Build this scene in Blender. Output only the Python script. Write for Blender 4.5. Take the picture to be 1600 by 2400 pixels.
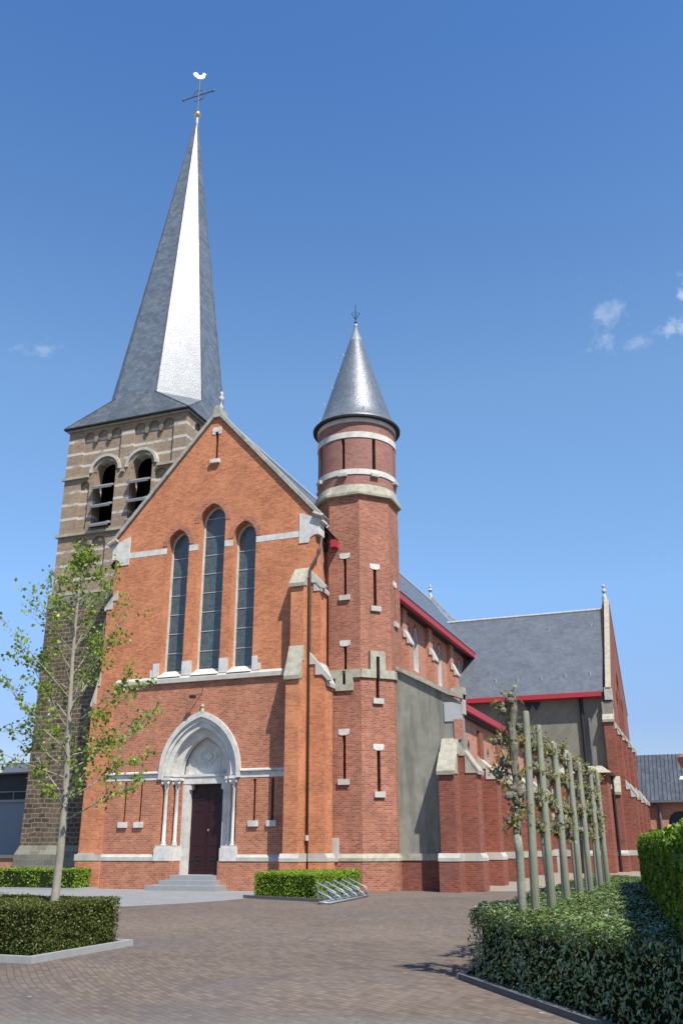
import bpy, math, random
import numpy as np
from mathutils import Vector, Matrix
from mathutils.geometry import tessellate_polygon
R = math.radians
random.seed(7); rng = np.random.default_rng(7)
S = bpy.context.scene
for o in list(bpy.data.objects): bpy.data.objects.remove(o, do_unlink=True)
C = S.collection

# ------------------------------------------------------------------ camera
cam = bpy.data.cameras.new('camera'); co = bpy.data.objects.new('camera', cam); C.objects.link(co); S.camera = co
cam.sensor_fit = 'VERTICAL'; cam.sensor_height = 36.0; cam.lens = 2093*36/2400; cam.clip_end = 2000; cam.clip_start = 0.1
yaw, pit, rol = R(-20.95), R(20.5), R(-0.13)
fw = Vector((math.sin(yaw)*math.cos(pit), math.cos(yaw)*math.cos(pit), math.sin(pit)))
rt = Vector((math.cos(yaw), -math.sin(yaw), 0)); up = rt.cross(fw)
rt2 = rt*math.cos(rol)+up*math.sin(rol); up2 = up*math.cos(rol)-rt*math.sin(rol)
CAM = Vector((20.07, -35.25, 1.7))
m3 = Matrix((rt2, up2, -fw)).transposed()
co.matrix_world = Matrix.Translation(CAM) @ m3.to_4x4()

# ------------------------------------------------------------------ light
AZ, EL = R(128), R(54)           # clockwise from +Y ; height
w = bpy.data.worlds.new('World'); S.world = w; w.use_nodes = True
wn = w.node_tree; wn.nodes.clear()
def WN(t, **k):
    n = wn.nodes.new(t)
    for a, b in k.items(): setattr(n, a, b)
    return n
sky = WN('ShaderNodeTexSky', sky_type='NISHITA', sun_disc=False, sun_elevation=EL, sun_rotation=AZ)
sky.altitude = 0; sky.air_density = 1.0; sky.dust_density = 0.25; sky.ozone_density = 2.6
tc = WN('ShaderNodeTexCoord')
noi = WN('ShaderNodeTexNoise'); noi.inputs['Scale'].default_value = 62; noi.inputs['Detail'].default_value = 6; noi.inputs['Roughness'].default_value = .62
wn.links.new(tc.outputs['Generated'], noi.inputs['Vector'])
def wmath(op, a, b=None, c=None):
    n = WN('ShaderNodeMath', operation=op)
    for i, v in enumerate((a, b, c)):
        if v is None: continue
        if isinstance(v, (int, float)): n.inputs[i].default_value = v
        else: wn.links.new(v, n.inputs[i])
    return n.outputs[0]
def wdot(vec, d):
    n = WN('ShaderNodeVectorMath', operation='DOT_PRODUCT'); wn.links.new(vec, n.inputs[0]); n.inputs[1].default_value = d
    return n.outputs['Value']
CLOUDS = ((-1.9, 31.1, .8, 1.5, -25, .22), (-1.3, 32.1, .35, .5, -30, .14), (.1, 29.5, 1.2, .45, 12, .16), (2.8, 30.0, .9, .7, 10, .34), (3.8, 32.3, .7, .9, -25, .45), (-41.8, 29.2, 1.3, .5, 0, .17))
mask = None
# wisps of cloud, each a direction in the sky (azimuth from +Y, elevation, half sizes and tilt in degrees)
for az, el, sx, sy, tilt, k in CLOUDS:
    a, e, t = R(az), R(el), R(tilt)
    c = Vector((math.sin(a)*math.cos(e), math.cos(a)*math.cos(e), math.sin(e)))
    rr = Vector((math.cos(a), -math.sin(a), 0)); uu = rr.cross(c)
    r2 = rr*math.cos(t)+uu*math.sin(t); u2 = uu*math.cos(t)-rr*math.sin(t)
    x = wmath('DIVIDE', wdot(tc.outputs['Generated'], r2), math.sin(R(sx))); y = wmath('DIVIDE', wdot(tc.outputs['Generated'], u2), math.sin(R(sy)))
    d = wmath('SQRT', wmath('ADD', wmath('MULTIPLY', x, x), wmath('MULTIPLY', y, y)))
    front = wmath('GREATER_THAN', wdot(tc.outputs['Generated'], c), 0.5)
    q = wmath('ADD', d, wmath('MULTIPLY', wmath('SUBTRACT', noi.outputs['Fac'], .5), 5.0))
    mr = WN('ShaderNodeMapRange', interpolation_type='SMOOTHSTEP'); wn.links.new(q, mr.inputs[0])
    mr.inputs[1].default_value = 1.25; mr.inputs[2].default_value = -.2; mr.inputs[3].default_value = 0; mr.inputs[4].default_value = k
    v = wmath('MULTIPLY', mr.outputs[0], front)
    mask = v if mask is None else wmath('MAXIMUM', mask, v)
mix = WN('ShaderNodeMix', data_type='RGBA'); wn.links.new(mask, mix.inputs[0]); hs = WN('ShaderNodeHueSaturation'); hs.inputs['Saturation'].default_value = 1.18; wn.links.new(sky.outputs[0], hs.inputs['Color']); 
sepz = WN('ShaderNodeSeparateXYZ'); wn.links.new(tc.outputs['Generated'], sepz.inputs[0])
grd = WN('ShaderNodeValToRGB'); wn.links.new(sepz.outputs[2], grd.inputs[0])   # clear-day air: paler at mid height, less glare at the horizon
for p_, c_ in ((0.0, (.27, .25, .31)), (.12, (.34, .32, .385)), (.26, (.62, .56, .55)), (.47, (.80, .685, .615)), (.74, (.53, .56, .62)), (1.0, (.5, .53, .6))):
    e_ = grd.color_ramp.elements[0] if p_ == 0 else (grd.color_ramp.elements[-1] if p_ == 1.0 else grd.color_ramp.elements.new(p_))
    e_.position = p_; e_.color = (*c_, 1)
mul = WN('ShaderNodeVectorMath', operation='MULTIPLY'); wn.links.new(hs.outputs[0], mul.inputs[0]); wn.links.new(grd.outputs[0], mul.inputs[1])
mul2 = WN('ShaderNodeVectorMath', operation='SCALE'); wn.links.new(mul.outputs[0], mul2.inputs[0]); mul2.inputs['Scale'].default_value = 2.0
wn.links.new(mul2.outputs[0], mix.inputs[6]); mix.inputs[7].default_value = (5.5, 5.9, 6.4, 1)
bg = WN('ShaderNodeBackground'); bg.inputs['Strength'].default_value = 0.115; wn.links.new(mix.outputs[2], bg.inputs[0])
wo = WN('ShaderNodeOutputWorld'); wn.links.new(bg.outputs[0], wo.inputs[0])
sl = bpy.data.lights.new('sun', 'SUN'); sl.energy = 4.9; sl.angle = R(.53); sl.color = (1, .955, .88)
so = bpy.data.objects.new('sun', sl); C.objects.link(so)
tos = Vector((math.sin(AZ)*math.cos(EL), math.cos(AZ)*math.cos(EL), math.sin(EL)))
so.rotation_euler = tos.to_track_quat('Z', 'Y').to_euler(); so.location = (40, -40, 60)
S.render.engine = 'CYCLES'
S.view_settings.view_transform = 'Standard'; S.view_settings.look = 'None'; S.view_settings.exposure = 0.6; S.view_settings.gamma = 1
S.render.resolution_x = 682; S.render.resolution_y = 1024

# ------------------------------------------------------------------ materials
def nt(name):
    m = bpy.data.materials.new(name); m.use_nodes = True
    t = m.node_tree; b = t.nodes['Principled BSDF']
    def N(ty, **k):
        n = t.nodes.new(ty)
        for a, c in k.items(): setattr(n, a, c)
        return n
    def L(a, b_): t.links.new(a, b_)
    return m, t, b, N, L
def c4(c): return (c[0], c[1], c[2], 1)
def wallvec(N, L, cyl=None):
    """coordinates lying in each flat face: (along, up the face)"""
    g = N('ShaderNodeNewGeometry'); tc_ = N('ShaderNodeTexCoord')
    if cyl:
        sp_ = N('ShaderNodeSeparateXYZ'); L(tc_.outputs['Object'], sp_.inputs[0]); a_ = []
        for i in (0, 1):
            q_ = N('ShaderNodeMath', operation='SUBTRACT'); L(sp_.outputs[i], q_.inputs[0]); q_.inputs[1].default_value = cyl[i]; a_.append(q_.outputs[0])
        at_ = N('ShaderNodeMath', operation='ARCTAN2'); L(a_[0], at_.inputs[0]); L(a_[1], at_.inputs[1])
        mu_ = N('ShaderNodeMath', operation='MULTIPLY'); L(at_.outputs[0], mu_.inputs[0]); mu_.inputs[1].default_value = cyl[2]
        cx = N('ShaderNodeCombineXYZ'); L(mu_.outputs[0], cx.inputs[0]); L(sp_.outputs[2], cx.inputs[1]); return cx.outputs[0], tc_.outputs['Object']
    add = N('ShaderNodeVectorMath', operation='ADD'); L(g.outputs['True Normal'], add.inputs[0]); add.inputs[1].default_value = (.0013, .0017, 0)
    T = N('ShaderNodeVectorMath', operation='CROSS_PRODUCT'); L(add.outputs[0], T.inputs[0]); T.inputs[1].default_value = (0, 0, 1)
    Tn = N('ShaderNodeVectorMath', operation='NORMALIZE'); L(T.outputs[0], Tn.inputs[0])
    B = N('ShaderNodeVectorMath', operation='CROSS_PRODUCT'); L(Tn.outputs[0], B.inputs[0]); L(g.outputs['True Normal'], B.inputs[1])
    u = N('ShaderNodeVectorMath', operation='DOT_PRODUCT'); L(tc_.outputs['Object'], u.inputs[0]); L(Tn.outputs[0], u.inputs[1])
    v = N('ShaderNodeVectorMath', operation='DOT_PRODUCT'); L(tc_.outputs['Object'], v.inputs[0]); L(B.outputs[0], v.inputs[1])
    cx = N('ShaderNodeCombineXYZ'); L(u.outputs['Value'], cx.inputs[0]); L(v.outputs['Value'], cx.inputs[1])
    return cx.outputs[0], tc_.outputs['Object']
def noise(N, L, vec, scale, detail=4, rough=.6):
    n = N('ShaderNodeTexNoise'); n.inputs['Scale'].default_value = scale; n.inputs['Detail'].default_value = detail; n.inputs['Roughness'].default_value = rough
    if vec is not None: L(vec, n.inputs['Vector'])
    return n.outputs['Fac']
def rng_(N, L, v, a, b, c, d, smooth=False):
    n = N('ShaderNodeMapRange'); L(v, n.inputs[0])
    if smooth: n.interpolation_type = 'SMOOTHSTEP'
    for i, x in enumerate((a, b, c, d)): n.inputs[i+1].default_value = x
    return n.outputs[0]
def mixc(N, L, f, a, b, mode='MIX'):
    n = N('ShaderNodeMix', data_type='RGBA', blend_type=mode)
    if isinstance(f, (int, float)): n.inputs[0].default_value = f
    else: L(f, n.inputs[0])
    for i, x in ((6, a), (7, b)):
        if isinstance(x, (tuple, list)): n.inputs[i].default_value = c4(x)
        else: L(x, n.inputs[i])
    return n.outputs[2]
def val(N, L, f, a, b):    # value multiplier as grey
    r = rng_(N, L, f, 0.25, .75, a, b)
    c = N('ShaderNodeCombineColor'); L(r, c.inputs[0]); L(r, c.inputs[1]); L(r, c.inputs[2]); return c.outputs[0]
def brick(name, c1, c2, mortar, w_=.22, h_=.075, ms=.009, stain=(.78, 1.18), tint=None, tf=.0, stripes=None, rough=.85, squash=1, irregular=0, lichen=None, cyl=None):
    m, t, b, N, L = nt(name)
    vec, obj = wallvec(N, L, cyl)
    if irregular:
        nn = N('ShaderNodeTexNoise'); nn.inputs['Scale'].default_value = 1.7; nn.inputs['Detail'].default_value = 2; L(vec, nn.inputs['Vector'])
        sub = N('ShaderNodeVectorMath', operation='MULTIPLY_ADD'); L(nn.outputs['Color'], sub.inputs[0]); sub.inputs[1].default_value = (irregular, irregular*.5, 0); L(vec, sub.inputs[2]); vec2 = sub.outputs[0]
    else: vec2 = vec
    bt = N('ShaderNodeTexBrick'); L(vec2, bt.inputs['Vector']); bt.inputs['Scale'].default_value = 1
    bt.inputs['Brick Width'].default_value = w_; bt.inputs['Row Height'].default_value = h_; bt.inputs['Mortar Size'].default_value = ms; bt.inputs['Mortar Smooth'].default_value = .3
    bt.inputs['Color1'].default_value = c4(c1); bt.inputs['Color2'].default_value = c4(c2); bt.inputs['Mortar'].default_value = c4(mortar); bt.inputs['Bias'].default_value = 0
    col = bt.outputs['Color']
    big = noise(N, L, obj, .55, 5, .65)
    col = mixc(N, L, 1, col, val(N, L, big, *stain), 'MULTIPLY')
    fine = noise(N, L, vec, 9, 3, .7)
    col = mixc(N, L, 1, col, val(N, L, fine, .80, 1.2), 'MULTIPLY')
    if tint:
        pn = noise(N, L, obj, 1.1, 4, .7)
        col = mixc(N, L, rng_(N, L, pn, .48, .7, 0, tf), col, tint)
    if lichen:   # weathered strips running down
        st = N('ShaderNodeVectorMath', operation='MULTIPLY'); L(obj, st.inputs[0]); st.inputs[1].default_value = (2.2, 2.2, .16)
        sn = noise(N, L, st.outputs[0], 1, 4, .6)
        col = mixc(N, L, rng_(N, L, sn, .52, .72, 0, .45), col, lichen)
    if stripes:
        sx = N('ShaderNodeSeparateXYZ'); L(obj, sx.inputs[0]); acc = None
        zn = N('ShaderNodeMath', operation='MULTIPLY_ADD'); L(noise(N, L, obj, 1.6, 3), zn.inputs[0]); zn.inputs[1].default_value = .05; L(sx.outputs['Z'], zn.inputs[2])
        for z in stripes:
            d = N('ShaderNodeMath', operation='SUBTRACT'); L(zn.outputs[0], d.inputs[0]); d.inputs[1].default_value = z+.025
            a = N('ShaderNodeMath', operation='ABSOLUTE'); L(d.outputs[0], a.inputs[0])
            q = N('ShaderNodeMath', operation='LESS_THAN'); L(a.outputs[0], q.inputs[0]); q.inputs[1].default_value = .075
            if acc is None: acc = q.outputs[0]
            else:
                mm = N('ShaderNodeMath', operation='MAXIMUM'); L(acc, mm.inputs[0]); L(q.outputs[0], mm.inputs[1]); acc = mm.outputs[0]
        gap = rng_(N, L, noise(N, L, obj, 2.3, 3), .40, .47, .25, 1)
        mm = N('ShaderNodeMath', operation='MULTIPLY'); L(acc, mm.inputs[0]); L(gap, mm.inputs[1])
        col = mixc(N, L, mm.outputs[0], col, (.47, .44, .38))
    L(col, b.inputs['Base Color']); b.inputs['Roughness'].default_value = rough; b.inputs['Specular IOR Level'].default_value = .25
    bp = N('ShaderNodeBump'); bp.inputs['Strength'].default_value = .5; bp.inputs['Distance'].default_value = .012; L(bt.outputs['Fac'], bp.inputs['Height']); bp.invert = True
    L(bp.outputs[0], b.inputs['Normal'])
    return m
def plain(name, col, rough=.8, var=.15, scale=3, col2=None, f2=.0, metal=0, spec=.3, bump=0, streak=False, s2=1.5):
    m, t, b, N, L = nt(name)
    tc_ = N('ShaderNodeTexCoord'); v = tc_.outputs['Object']
    c = mixc(N, L, 1, col, val(N, L, noise(N, L, v, scale, 6, .68), 1-var, 1+var), 'MULTIPLY')
    if col2:
        v2 = v
        if streak:
            st = N('ShaderNodeVectorMath', operation='MULTIPLY'); L(v, st.inputs[0]); st.inputs[1].default_value = (1, 1, .14); v2 = st.outputs[0]
        c = mixc(N, L, rng_(N, L, noise(N, L, v2, s2, 5, .68), .46, .66, 0, f2), c, col2)
    L(c, b.inputs['Base Color']); b.inputs['Roughness'].default_value = rough; b.inputs['Metallic'].default_value = metal; b.inputs['Specular IOR Level'].default_value = spec
    if bump:
        bp = N('ShaderNodeBump'); bp.inputs['Strength'].default_value = .6; bp.inputs['Distance'].default_value = bump; L(noise(N, L, v, scale*4, 4), bp.inputs['Height']); L(bp.outputs[0], b.inputs['Normal'])
    return m
def slate(name, c1, c2, w_=.2, h_=.13, rough=.42, spec=.5, wob=.35, lichen=None, lf=.3, diag=0):
    m, t, b, N, L = nt(name)
    vec, obj = wallvec(N, L)
    if diag:
        mp = N('ShaderNodeMapping'); mp.inputs['Rotation'].default_value = (0, 0, R(diag)); L(vec, mp.inputs['Vector']); vec = mp.outputs[0]
    bt = N('ShaderNodeTexBrick'); L(vec, bt.inputs['Vector']); bt.inputs['Scale'].default_value = 1
    bt.inputs['Brick Width'].default_value = w_; bt.inputs['Row Height'].default_value = h_; bt.inputs['Mortar Size'].default_value = .006
    bt.inputs['Color1'].default_value = c4(c1); bt.inputs['Color2'].default_value = c4(c2); bt.inputs['Mortar'].default_value = c4([x*.45 for x in c1])
    col = mixc(N, L, 1, bt.outputs['Color'], val(N, L, noise(N, L, obj, .8, 6, .7), .78, 1.22), 'MULTIPLY')
    if lichen: col = mixc(N, L, rng_(N, L, noise(N, L, obj, 1.3, 6, .75), .5, .68, 0, lf), col, lichen)
    L(col, b.inputs['Base Color']); b.inputs['Specular IOR Level'].default_value = spec
    rv = rng_(N, L, noise(N, L, vec, 14, 2), .3, .7, rough-.07, rough+.09); L(rv, b.inputs['Roughness'])
    # each slate lies a touch differently
    sn = N('ShaderNodeSeparateColor'); L(bt.outputs['Color'], sn.inputs[0])
    bp = N('ShaderNodeBump'); bp.inputs['Strength'].default_value = wob; bp.inputs['Distance'].default_value = .02
    nz = noise(N, L, vec, 11, 3, .7); L(nz, bp.inputs['Height']); L(bp.outputs[0], b.inputs['Normal'])
    return m
def leafmat(name, cols, trans=.35, rough=.45, spec=.35):
    m, t, b, N, L = nt(name)
    g = N('ShaderNodeNewGeometry'); cr = N('ShaderNodeValToRGB'); L(g.outputs['Random Per Island'], cr.inputs[0])
    e = cr.color_ramp.elements
    while len(e) < len(cols): e.new(.5)
    for i, c in enumerate(cols): e[i].position = i/(len(cols)-1); e[i].color = c4(c)
    L(cr.outputs[0], b.inputs['Base Color']); b.inputs['Roughness'].default_value = rough; b.inputs['Specular IOR Level'].default_value = spec
    tr = N('ShaderNodeBsdfTranslucent'); L(cr.outputs[0], tr.inputs[0])
    ms = N('ShaderNodeMixShader'); ms.inputs[0].default_value = trans
    L(b.outputs[0], ms.inputs[1]); L(tr.outputs[0], ms.inputs[2]); L(ms.outputs[0], t.nodes['Material Output'].inputs[0])
    return m

BR = brick('brick_orange', (.56, .20, .085), (.37, .118, .052), (.40, .25, .16), stain=(.78, 1.15), ms=.008, lichen=(.38, .15, .08), tint=(.62, .27, .13), tf=.4)
BRL = brick('brick_orange_red', (.48, .165, .078), (.26, .078, .042), (.41, .27, .19), stain=(.76, 1.15), ms=.011, lichen=(.31, .12, .075), tint=(.50, .22, .13), tf=.4)
BRT = brick('brick_turret', (.39, .14, .078), (.21, .067, .042), (.34, .22, .165), stain=(.72, 1.16), ms=.010, lichen=(.22, .10, .065))
BRC = brick('brick_pale_red', (.46, .205, .13), (.34, .13, .085), (.40, .27, .20), stain=(.85, 1.1), ms=.009)
BRA = brick('brick_dark_red', (.31, .088, .05), (.18, .05, .034), (.24, .13, .10), stain=(.7, 1.15), ms=.010, tint=(.11, .07, .055), tf=.5)
BRW = brick('brick_tower', (.31, .215, .145), (.19, .13, .09), (.33, .28, .20), stain=(.8, 1.15), ms=.012, stripes=(22.9, 22.13, 21.4, 19.85, 19.12, 18.3, 16.42, 15.64, 14.86), tint=(.24, .19, .09), tf=.4)
STW = brick('ironstone', (.135, .088, .056), (.055, .040, .030), (.235, .205, .15), w_=.42, h_=.22, ms=.022, stain=(.6, 1.35), irregular=.38, lichen=(.19, .165, .10))
STG = brick('tuff_courses', (.22, .205, .16), (.15, .14, .11), (.26, .24, .19), w_=.6, h_=.3, ms=.015, stain=(.7, 1.15), irregular=.05)
ST = plain('limestone', (.42, .40, .35), .8, .14, 3, (.26, .25, .21), .5, bump=.004, s2=1.9)
STL = plain('lichen_stone', (.34, .32, .25), .85, .22, 4, (.20, .185, .12), .6, bump=.008, s2=3.5)
STD = plain('grey_coping', (.34, .33, .28), .85, .25, 3, (.14, .13, .10), .55, bump=.006, s2=4)
WHT = plain('white_stone', (.54, .52, .475), .75, .16, 3, (.33, .315, .275), .6, bump=.003, s2=2.2)
BLUE = plain('bluestone', (.25, .26, .26), .7, .12, 4, (.24, .245, .25), .4, bump=.003)
SL = slate('spire_slate', (.135, .16, .185), (.085, .103, .122), w_=.3, h_=.2, rough=.42, spec=.70, wob=.45, lichen=(.17, .19, .20), lf=.35)
SLT = slate('cone_slate', (.125, .148, .17), (.085, .10, .118), w_=.17, h_=.11, rough=.38, spec=.8, wob=1.0)
SLK = slate('skirt_slate', (.10, .115, .13), (.065, .078, .092), rough=.5, spec=.4, lichen=(.24, .25, .22), lf=.5)
SLR = slate('roof_slate', (.105, .122, .142), (.078, .09, .107), rough=.5, spec=.45, wob=.3, lichen=(.14, .15, .155), lf=.45)
SLC = slate('wall_cladding_slates', (.205, .198, .158), (.185, .178, .142), w_=3.0, h_=.22, rough=.8, spec=.2, diag=48, lichen=(.14, .135, .11), lf=.5)
TILE = slate('dark_pantiles', (.085, .095, .115), (.05, .058, .072), w_=.3, h_=.36, rough=.5, spec=.3)
PLAS = plain('grey_render', (.235, .228, .185), .9, .22, 1.9, (.125, .125, .095), .8, streak=True, s2=2.2, bump=.004)
PLAS2 = plain('pale_render_patch', (.36, .37, .36), .9, .08, 3)
GLS = slate('leaded_glass', (.05, .075, .082), (.085, .115, .12), w_=.13, h_=.13, rough=.25, spec=.7, wob=.5, diag=45, lichen=(.085, .105, .105), lf=.6)
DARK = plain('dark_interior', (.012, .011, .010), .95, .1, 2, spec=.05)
RED = plain('red_paint', (.36, .025, .035), .45, .08, 5, spec=.5)
WOODD = plain('maroon_door', (.022, .003, .005), .5, .25, 6, spec=.4)
IRON = plain('black_iron', (.025, .025, .027), .6, .1, 6, metal=.3)
PIPE = plain('brown_pipe', (.085, .06, .05), .5, .15, 5, spec=.4)
GREYP = plain('zinc_pipe', (.11, .12, .13), .5, .1, 5)
GOLD = plain('gilded_metal', (.85, .66, .35), .25, .05, 5, metal=1)
SILV = plain('gilt_glint', (.95, .93, .86), .45, .03, 5, metal=0, spec=.9)  # pale non-metal; the sun's glint on gilding is put into the colour
LEAD = plain('lead_flashing', (.36, .38, .40), .5, .12, 6, spec=.5)
LOUV = plain('lead_louvre', (.16, .17, .18), .6, .2, 4)
GALV = plain('galvanised_steel', (.25, .27, .285), .5, .08, 8, metal=.3, spec=.5)
WPOST = plain('treated_post', (.215, .22, .165), .9, .28, 7, (.105, .12, .065), .75, streak=True, s2=9, bump=.008)
BARK = plain('young_bark', (.26, .235, .185), .9, .2, 9, (.14, .125, .095), .5, bump=.006)
BARKD = plain('knobbly_bark', (.115, .10, .075), .95, .35, 12, (.30, .28, .22), .45, bump=.015, s2=6)
KERB = plain('concrete_kerb', (.27, .275, .265), .85, .12, 5, (.25, .25, .22), .4)
KERBD = plain('dark_kerb', (.10, .10, .10), .85, .15, 5)
FAS = plain('pale_fascia', (.62, .61, .60), .6, .04, 2)
PANEL = plain('grey_blue_panel', (.17, .20, .22), .5, .06, 1.5, spec=.5)
GL2 = plain('dark_window', (.010, .016, .024), .25, .2, 2, (.03, .04, .05), .5, spec=.3)
CAPD = plain('wall_cap', (.13, .12, .11), .8, .2, 6)
TERR = plain('terracotta', (.34, .15, .07), .8, .2, 10)
NAVY = plain('dark_blue_paint', (.025, .03, .06), .5, .1, 6)
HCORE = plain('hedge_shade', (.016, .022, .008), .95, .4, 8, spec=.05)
SOIL = plain('soil', (.07, .05, .035), .95, .3, 9)
L_BOX = leafmat('box_leaves', [(.10, .19, .015), (.20, .33, .025), (.30, .42, .04), (.15, .26, .02)], .35)
L_YEW = leafmat('yew_leaves', [(.05, .08, .012), (.10, .12, .022), (.15, .13, .03), (.085, .125, .02), (.035, .06, .012)], .25)
L_LAU = leafmat('laurel_leaves', [(.05, .10, .020), (.105, .17, .036), (.19, .25, .06), (.07, .125, .026), (.34, .36, .19)], .10, .32, .8)
L_TALL = leafmat('tall_hedge_leaves', [(.06, .12, .012), (.14, .25, .022), (.24, .34, .035), (.09, .17, .015)], .35)
L_TREE = leafmat('tree_leaves', [(.15, .23, .025), (.25, .35, .04), (.32, .41, .06), (.19, .27, .03), (.09, .15, .02)], .45, .4, .4)
L_POL = leafmat('sprouting_leaves', [(.22, .27, .04), (.32, .30, .06), (.15, .22, .03), (.30, .21, .08), (.26, .28, .06)], .45)

def ground_mat():
    m, t, b, N, L = nt('brick_pavers')
    tc_ = N('ShaderNodeTexCoord'); o = tc_.outputs['Object']
    # fan-laid pavers: rows bend in long arcs
    nn = N('ShaderNodeTexNoise'); nn.inputs['Scale'].default_value = .10; nn.inputs['Detail'].default_value = 1; L(o, nn.inputs['Vector'])
    wv = N('ShaderNodeVectorMath', operation='MULTIPLY_ADD'); L(nn.outputs['Color'], wv.inputs[0]); wv.inputs[1].default_value = (2.4, 2.4, 0); L(o, wv.inputs[2])
    mp = N('ShaderNodeMapping'); mp.inputs['Rotation'].default_value = (0, 0, R(38)); L(wv.outputs[0], mp.inputs['Vector'])
    bt = N('ShaderNodeTexBrick'); L(mp.outputs[0], bt.inputs['Vector']); bt.inputs['Scale'].default_value = 1
    bt.inputs['Brick Width'].default_value = .2; bt.inputs['Row Height'].default_value = .095; bt.inputs['Mortar Size'].default_value = .009; bt.inputs['Mortar Smooth'].default_value = .4
    bt.inputs['Color1'].default_value = (.168, .128, .102, 1); bt.inputs['Color2'].default_value = (.108, .082, .068, 1); bt.inputs['Mortar'].default_value = (.080, .070, .052, 1)
    c = bt.outputs['Color']
    c = mixc(N, L, 1, c, val(N, L, noise(N, L, o, .16, 6, .6), .70, 1.28), 'MULTIPLY')
    st = N('ShaderNodeVectorMath', operation='MULTIPLY'); L(mp.outputs[0], st.inputs[0]); st.inputs[1].default_value = (.6, 4.5, 1)
    c = mixc(N, L, rng_(N, L, noise(N, L, st.outputs[0], 1.0, 5, .7), .50, .72, 0, .55), c, (.165, .135, .09))
    c = mixc(N, L, rng_(N, L, noise(N, L, o, .33, 5, .6), .52, .66, 0, .55), c, (.092, .088, .090))
    c = mixc(N, L, rng_(N, L, noise(N, L, o, .5, 6, .75), .60, .68, 0, .45), c, (.07, .07, .045))
    # wheel-worn grey asphalt patch towards the viewer
    sep = N('ShaderNodeSeparateXYZ'); L(o, sep.inputs[0])
    q = N('ShaderNodeMath', operation='MULTIPLY_ADD'); L(sep.outputs[0], q.inputs[0]); q.inputs[1].default_value = -.33; L(sep.outputs[1], q.inputs[2])
    q2 = N('ShaderNodeMath', operation='MULTIPLY_ADD'); L(noise(N, L, o, .8, 4), q2.inputs[0]); q2.inputs[1].default_value = 2.6; L(q.outputs[0], q2.inputs[2])
    asp = mixc(N, L, 1, (.135, .132, .118), val(N, L, noise(N, L, o, 26, 3, .8), .6, 1.4), 'MULTIPLY')
    c = mixc(N, L, rng_(N, L, q2.outputs[0], -29.0, -30.0, 0, .8), c, asp)
    vo = N('ShaderNodeTexVoronoi'); vo.inputs['Scale'].default_value = 1.1; L(o, vo.inputs['Vector'])
    c = mixc(N, L, rng_(N, L, vo.outputs['Distance'], .045, .03, 0, .75), c, (.40, .38, .33))
    c = mixc(N, L, 1, c, val(N, L, noise(N, L, o, 7, 4, .75), .80, 1.2), 'MULTIPLY')
    L(c, b.inputs['Base Color']); b.inputs['Roughness'].default_value = .85; b.inputs['Specular IOR Level'].default_value = .25
    bp = N('ShaderNodeBump'); bp.inputs['Strength'].default_value = .25; bp.inputs['Distance'].default_value = .01; bp.invert = True; L(bt.outputs['Fac'], bp.inputs['Height']); L(bp.outputs[0], b.inputs['Normal'])
    return m
PAVE = ground_mat()
APR = brick('grey_slabs', (.225, .228, .228), (.205, .208, .208), (.16, .16, .155), w_=.6, h_=.6, ms=.008, stain=(.88, 1.08))
PATHM = plain('pale_path', (.24, .205, .16), .9, .12, 3, (.18, .155, .12), .5)
FARG = plain('far_ground', (.20, .18, .15), .9, .2, .3)

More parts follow.
